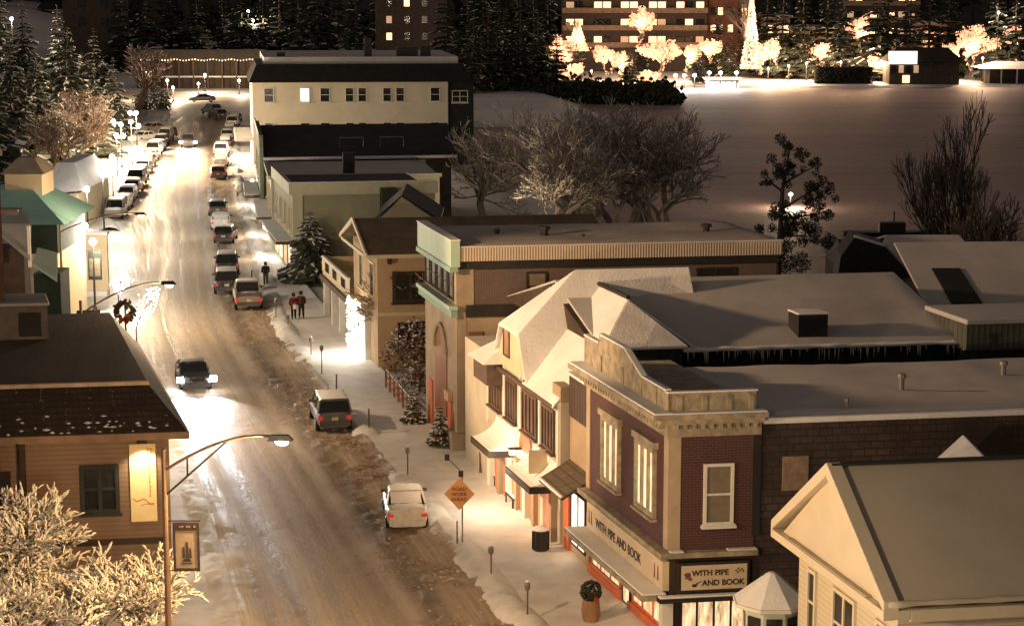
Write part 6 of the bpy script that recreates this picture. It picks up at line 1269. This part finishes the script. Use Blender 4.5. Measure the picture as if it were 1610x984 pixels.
mb.tube([(p.x - .1, p.y + .06, zs + 1.0), (p.x - .62, p.y + .06, zs + 1.52)], .02, 5)
for dx, dz in ((-.05, .82), (-.62, 1.52)): mb.box(p.x + dx - .1, p.x + dx + .1, p.y - .02, p.y + .1, zs + dz - .1, zs + dz + .15)
mb.build('flag_bracket', vent_m, t)
# barrel, planter with wreath, sandwich board, benches along the tudor front
p = P(850, 866, .12); t = thing('litter_bin', 'dark slatted litter bin with a snow cap outside the orange pillars', 'litter bin', p); MB().lathe([(.27, 0), (.32, .1), (.33, .85), (.30, .9)], 12, p).build('body', darkwood, t); MB().lathe([(.34, .9), (.33, 1.02), (.12, 1.10)], 12, p).build('snow', snow, t)
for k in range(12): a = k * R(30); MB().box(p.x + .335 * math.cos(a) - .03, p.x + .335 * math.cos(a) + .03, p.y + .335 * math.sin(a) - .03, p.y + .335 * math.sin(a) + .03, p.z + .1, p.z + .86).build('slat', blackish, t)
p = P(929, 976, .12); t = thing('flower_barrel', 'wooden barrel with a dark evergreen ball and red bow at the brick shop corner', 'planter', p); MB().lathe([(.28, 0), (.36, .4), (.30, .85)], 12, p).build('barrel', M('barrel wood', (.30, .17, .09), .8), t); mb = MB(); rs = random.Random(3)
for k in range(220): d = Vector((rs.gauss(0, 1), rs.gauss(0, 1), rs.gauss(0, 1))).normalized() * .36; mb.blob((p.x + d.x, p.y + d.y, p.z + 1.15 + d.z), rs.uniform(.05, .09), rs)
mb.build('evergreen_ball', leafd, t); mb = MB(); [mb.blob((p.x + .18 + rs.gauss(0, .05), p.y - .33, p.z + .95 + rs.gauss(0, .05)), .09, rs) for k in range(5)]; mb.build('bow', M('red ribbon', (0, 0, 0)), t)
p = P(764, 742, .12); t = thing('sandwich_board', 'brown sandwich board standing by the stone corner', 'sign', p); mb = MB()
for s in (-1, 1): mb.prism([(p.x - .32, p.y + s * .3, p.z), (p.x + .32, p.y + s * .3, p.z), (p.x + .32, p.y + s * .3 + .03, p.z), (p.x - .32, p.y + s * .3 + .03, p.z)], [(p.x - .32, p.y + s * .03, p.z + 1.0), (p.x + .32, p.y + s * .03, p.z + 1.0), (p.x + .32, p.y + s * .03 + .03, p.z + 1.0), (p.x - .32, p.y + s * .03 + .03, p.z + 1.0)])
mb.build('panel', M('sandwich board brown', (.16, .075, .045), .7), t); MB().box(p.x - .3, p.x + .3, p.y - .08, p.y + .1, p.z + 1.0, p.z + 1.06).build('snow', snow, t)
for k, (u, v, lb) in enumerate(((782, 770, 'snow topped bench nearest the sandwich board'), (800, 795, 'snow topped bench in the middle of the orange shop front'), (822, 796, 'wide snow topped bench nearest the litter bin'))):
    p = P(u, v, .12); f = Fr(p[:2], (p.x - .27, p.y + 1)); t = thing('bench', lb, 'bench', p, 0, 'benches along the orange shop front')
    for a in (-.6, .55): f.mb().box(a, a + .08, 0, .42, .12, .55).build('leg', blackish, t)
    f.mb().box(-.75, .75, 0, .45, .55, .61).build('seat', darkwood, t); f.mb().box(-.75, .75, .42, .48, .64, .95).build('backrest', darkwood, t); f.mb().box(-.74, .74, .02, .44, .61, .73).build('snow', snow, t)
# red fence of the garden
a, b = P(607, 612), P(648, 662); t = thing('garden_fence', 'rusty red rail fence along the snowy garden', 'fence', a); redw = M('red rail wood', (.25, .09, .05), .8); n = 6
for k in range(n + 1): q = a.lerp(b, k / n); MB().box(q.x - .06, q.x + .06, q.y - .06, q.y + .06, 0, 1.25).build('post', redw, t)
for z in (.45, .8, 1.12): MB().tube([(a.x, a.y, z), (b.x, b.y, z)], .05, 4).build('rail', redw, t)
MB().tube([(a.x, a.y, 1.2), (b.x, b.y, 1.2)], .04, 4).build('snow', snow, t)
# white lit garland round the door of the craftsman house
fr = Fr((-8.1, 121.0), (-12.7, 139.6)); t = thing('lit_garland', 'blazing white garland of lights around the craftsman house doorway', 'garland', fr.w((4.4, -.6, 0))); mb = MB(fr.w); rs = random.Random(12)
for k in range(420):
    q = rs.random()
    if q < .34: a, z = 2.9 + rs.gauss(0, .14), rs.uniform(.2, 3.2)
    elif q < .62: a, z = 5.7 + rs.gauss(0, .16), rs.uniform(.2, 3.2)
    elif q < .86: a, z = rs.uniform(2.6, 6.0), 3.2 + rs.gauss(0, .22)
    else: a, z = rs.choice((2.6, 5.2)) + rs.gauss(0, .25), rs.uniform(.2, .9)
    mb.blob((a, -.75 + rs.gauss(0, .12), z), rs.uniform(.04, .08), rs)
mb.build('bulbs', GLOW('garland bulbs', (1, .90, .76), 7), t); mb = fr.mb(); mb.tube([(2.9, -.7, .1), (2.9, -.7, 3.2), (5.7, -.7, 3.2), (5.7, -.7, .1)], .06, 5); mb.build('frame', leafd, t)
q = fr.w((4.3, -1.6, 1.9)); lamp('lamp_light', q, 480, WHITE, .5, parent=t)
# added lanterns standing in for shop window light on the snowy pavement
q = Fr((2, 82.56), (-2.3, 98.0)); t = thing('added_front_lantern', 'added small lantern under the curved canopies of the orange shop front', 'lantern', q.w((5.6, -.5, 2.9))); MB(q.w).box(5.5, 5.7, -.6, -.4, 2.75, 3.0).build('glass', GLOW('lantern glass', (1, .8, .55), 12), t); MB(q.w).box(5.45, 5.75, -.65, -.02, 3.0, 3.06).build('bracket', vent_m, t); lamp('lamp_light', q.w((5.6, -1.75, 2.5)), 330, (1, .84, .62), .3, parent=t)
for k, (y, lb) in enumerate(((168, 'added small lantern on the nearest sage shop front'), (182, 'added small lantern on the pale shop front'), (206, 'added small lantern on the olive green shop front'), (258, 'added porch lantern of the cream inn'))):
    x = XF(y) - .9; t = thing('added_front_lantern', lb, 'lantern', (x, y, 2.7), 0, 'added shop front lanterns'); MB().lathe([(.06, -.2), (.14, -.1), (.14, .1), (.05, .2)], 8, (x, y, 2.7)).build('glass', GLOW('lantern glass', (0, 0, 0), 1), t); MB().tube([(x, y, 2.9), (x + .9, y, 2.95)], .025, 5).build('bracket', vent_m, t); lamp('lamp_light', (x - .6, y, 2.5), 650 if k < 3 else 2500, WHITE, .3, parent=t)
# ------------------------------------------------------------------ people
def skin(name, m, parent, pts, edges, rad, lvl=1):
    me = bpy.data.meshes.new(name); me.from_pydata([Vector(p) for p in pts], edges, []); me.materials.append(m); o = bpy.data.objects.new(name, me); COL.objects.link(o); o.parent = parent
    md = o.modifiers.new('skin', 'SKIN'); md.use_smooth_shade = True; o.modifiers.new('sub', 'SUBSURF').levels = lvl; o.modifiers['sub'].render_levels = lvl
    for v, r in zip(me.skin_vertices[0].data, rad): v.radius = (r, r) if not isinstance(r, tuple) else r
    me.skin_vertices[0].data[0].use_root = True
    return o
skinm = M('skin', (.45, .28, .20), .6, .1); 
def person(label, loc, rz, coat, legs, hair, step=.22, k=1., arm=None):
    t = thing('person', label, 'person', loc, rz); coatm, legm, hairm, boot = M('coat ' + coat[0], coat[1], .9), M('trousers ' + legs[0], legs[1], .9), M('hat ' + hair[0], hair[1], .9), M('boot leather', (.03, .022, .018), .7)
    s = step; hips = .92; B = [(0, 0, hips), (0, .0, 1.18), (0, .01, 1.42), (0, .02, 1.52), (0, .03, 1.62), (0, .04, 1.70)]
    pts = B + [(.10, 0, .88), (.11, s * .55, .50), (.11, s * .6, .10), (.11, s * .6 + .16, .05), (-.10, 0, .88), (-.11, -s * .35, .50), (-.11, -s, .12), (-.11, -s + .15, .05),
               (.20, 0, 1.42), (.27, -.06, 1.16), (.22, .10, .98), (.17, .16, .95), (-.20, 0, 1.42), (-.27, .03, 1.16), (-.22, .14, .98), (-.17, .19, .95)]
    E = [(0, 1), (1, 2), (2, 3), (3, 4), (4, 5), (0, 6), (6, 7), (7, 8), (8, 9), (0, 10), (10, 11), (11, 12), (12, 13), (2, 14), (14, 15), (15, 16), (16, 17), (2, 18), (18, 19), (19, 20), (20, 21)]
    rad = [.14, .13, .15, .06, .095, .085, .09, .06, .045, .04, .09, .06, .045, .04, .065, .05, .04, .035, .065, .05, .04, .035]
    skin('body', skinm, t, pts, E, rad)
    skin('coat', coatm, t, [(0, 0, 1.0), (0, -.01, .80), (0, 0, 1.2), (0, 0, 1.43), (0, .02, 1.50)] + pts[14:17] + pts[18:21], [(0, 1), (0, 2), (2, 3), (3, 4), (3, 5), (5, 6), (6, 7), (3, 8), (8, 9), (9, 10)], [(.19, .16), (.19, .17), (.185, .16), (.19, .14), .075, .10, .085, .075, .10, .085, .075])
    skin('trousers', legm, t, [pts[0]] + pts[6:9] + pts[10:13], [(0, 1), (1, 2), (2, 3), (0, 4), (4, 5), (5, 6)], [.15, .115, .09, .075, .115, .09, .075])
    for i in (8, 12): skin('boot', boot, t, [pts[i], (pts[i][0], pts[i][1] - .02, .06), (pts[i][0], pts[i][1] + .17, .045)], [(0, 1), (1, 2)], [.075, .065, .05])
    skin('hat', hairm, t, [(0, .01, 1.70), (0, .0, 1.79), (0, -.05, 1.62)], [(0, 1), (0, 2)], [.115, .085, .07])
    for a in (-.035, .035): MB().lathe([(.004, -.012), (.012, 0), (.004, .012)], 6, (a, .135, 1.66)).build('eye', blackish, None).parent = t
    MB().prism([(-.016, .125, 1.61), (.016, .125, 1.61), (.0, .165, 1.615)], [(-.008, .125, 1.655), (.008, .125, 1.655), (0, .135, 1.655)]).build('nose', skinm, None).parent = t
    t.scale = (k, k, k); return t
p = P(418, 449, .15); person('person in a dark jacket walking alone up the bright pavement', p, tangent(p.y) + math.pi * .0, ('dark', (.018, .016, .016)), ('brown', (.10, .06, .035)), ('black', (.012, .011, .01)), .3)
p = P(462, 502, .15); person('person in a dark red coat, left one of the couple holding something white', p, .2, ('red', (.13, .02, .015)), ('black', (.015, .014, .014)), ('black', (0, 0, 0)), .15)
q = thing('paper_bag', 'small white bag held by the person in the dark red coat', 'bag', (p.x + .10, p.y - .28, 1.05)); MB().box(p.x - .02, p.x + .22, p.y - .34, p.y - .22, .92, 1.22).build('bag', white, q); MB().tube([(p.x + .02, p.y - .28, 1.22), (p.x + .1, p.y - .28, 1.34), (p.x + .18, p.y - .28, 1.22)], .012, 4).build('handle', white, q)
p = P(474, 500, .15); person('person in a brown coat and dark hat, right one of the couple', p, -.15, ('brown', (.07, .025, .018)), ('black', (0, 0, 0)), ('black', (0, 0, 0)), .12, 1.03)
for lo in bpy.data.objects:
    if lo.type == 'LIGHT' and lo.parent is None: pass

t = thing('added_tree_lamp', 'added low lamp behind the mint parapet building, lighting the pale bare tree', 'lamp', (-.5, 166, 2.8)); MB().tube([(-.5, 166, -1), (-.5, 166, 2.7)], .05, 6).build('post', vent_m, t); MB().lathe([(.05, -.15), (.16, 0), (.05, .15)], 8, (-.5, 166, 2.8)).build('globe', GLOW('shore globe', (0, 0, 0), 1), t); lamp('lamp_light', (-.2, 166.4, 3.2), 1900, WARM, .2, parent=t)  # lamp added out of sight to brighten the bare trees
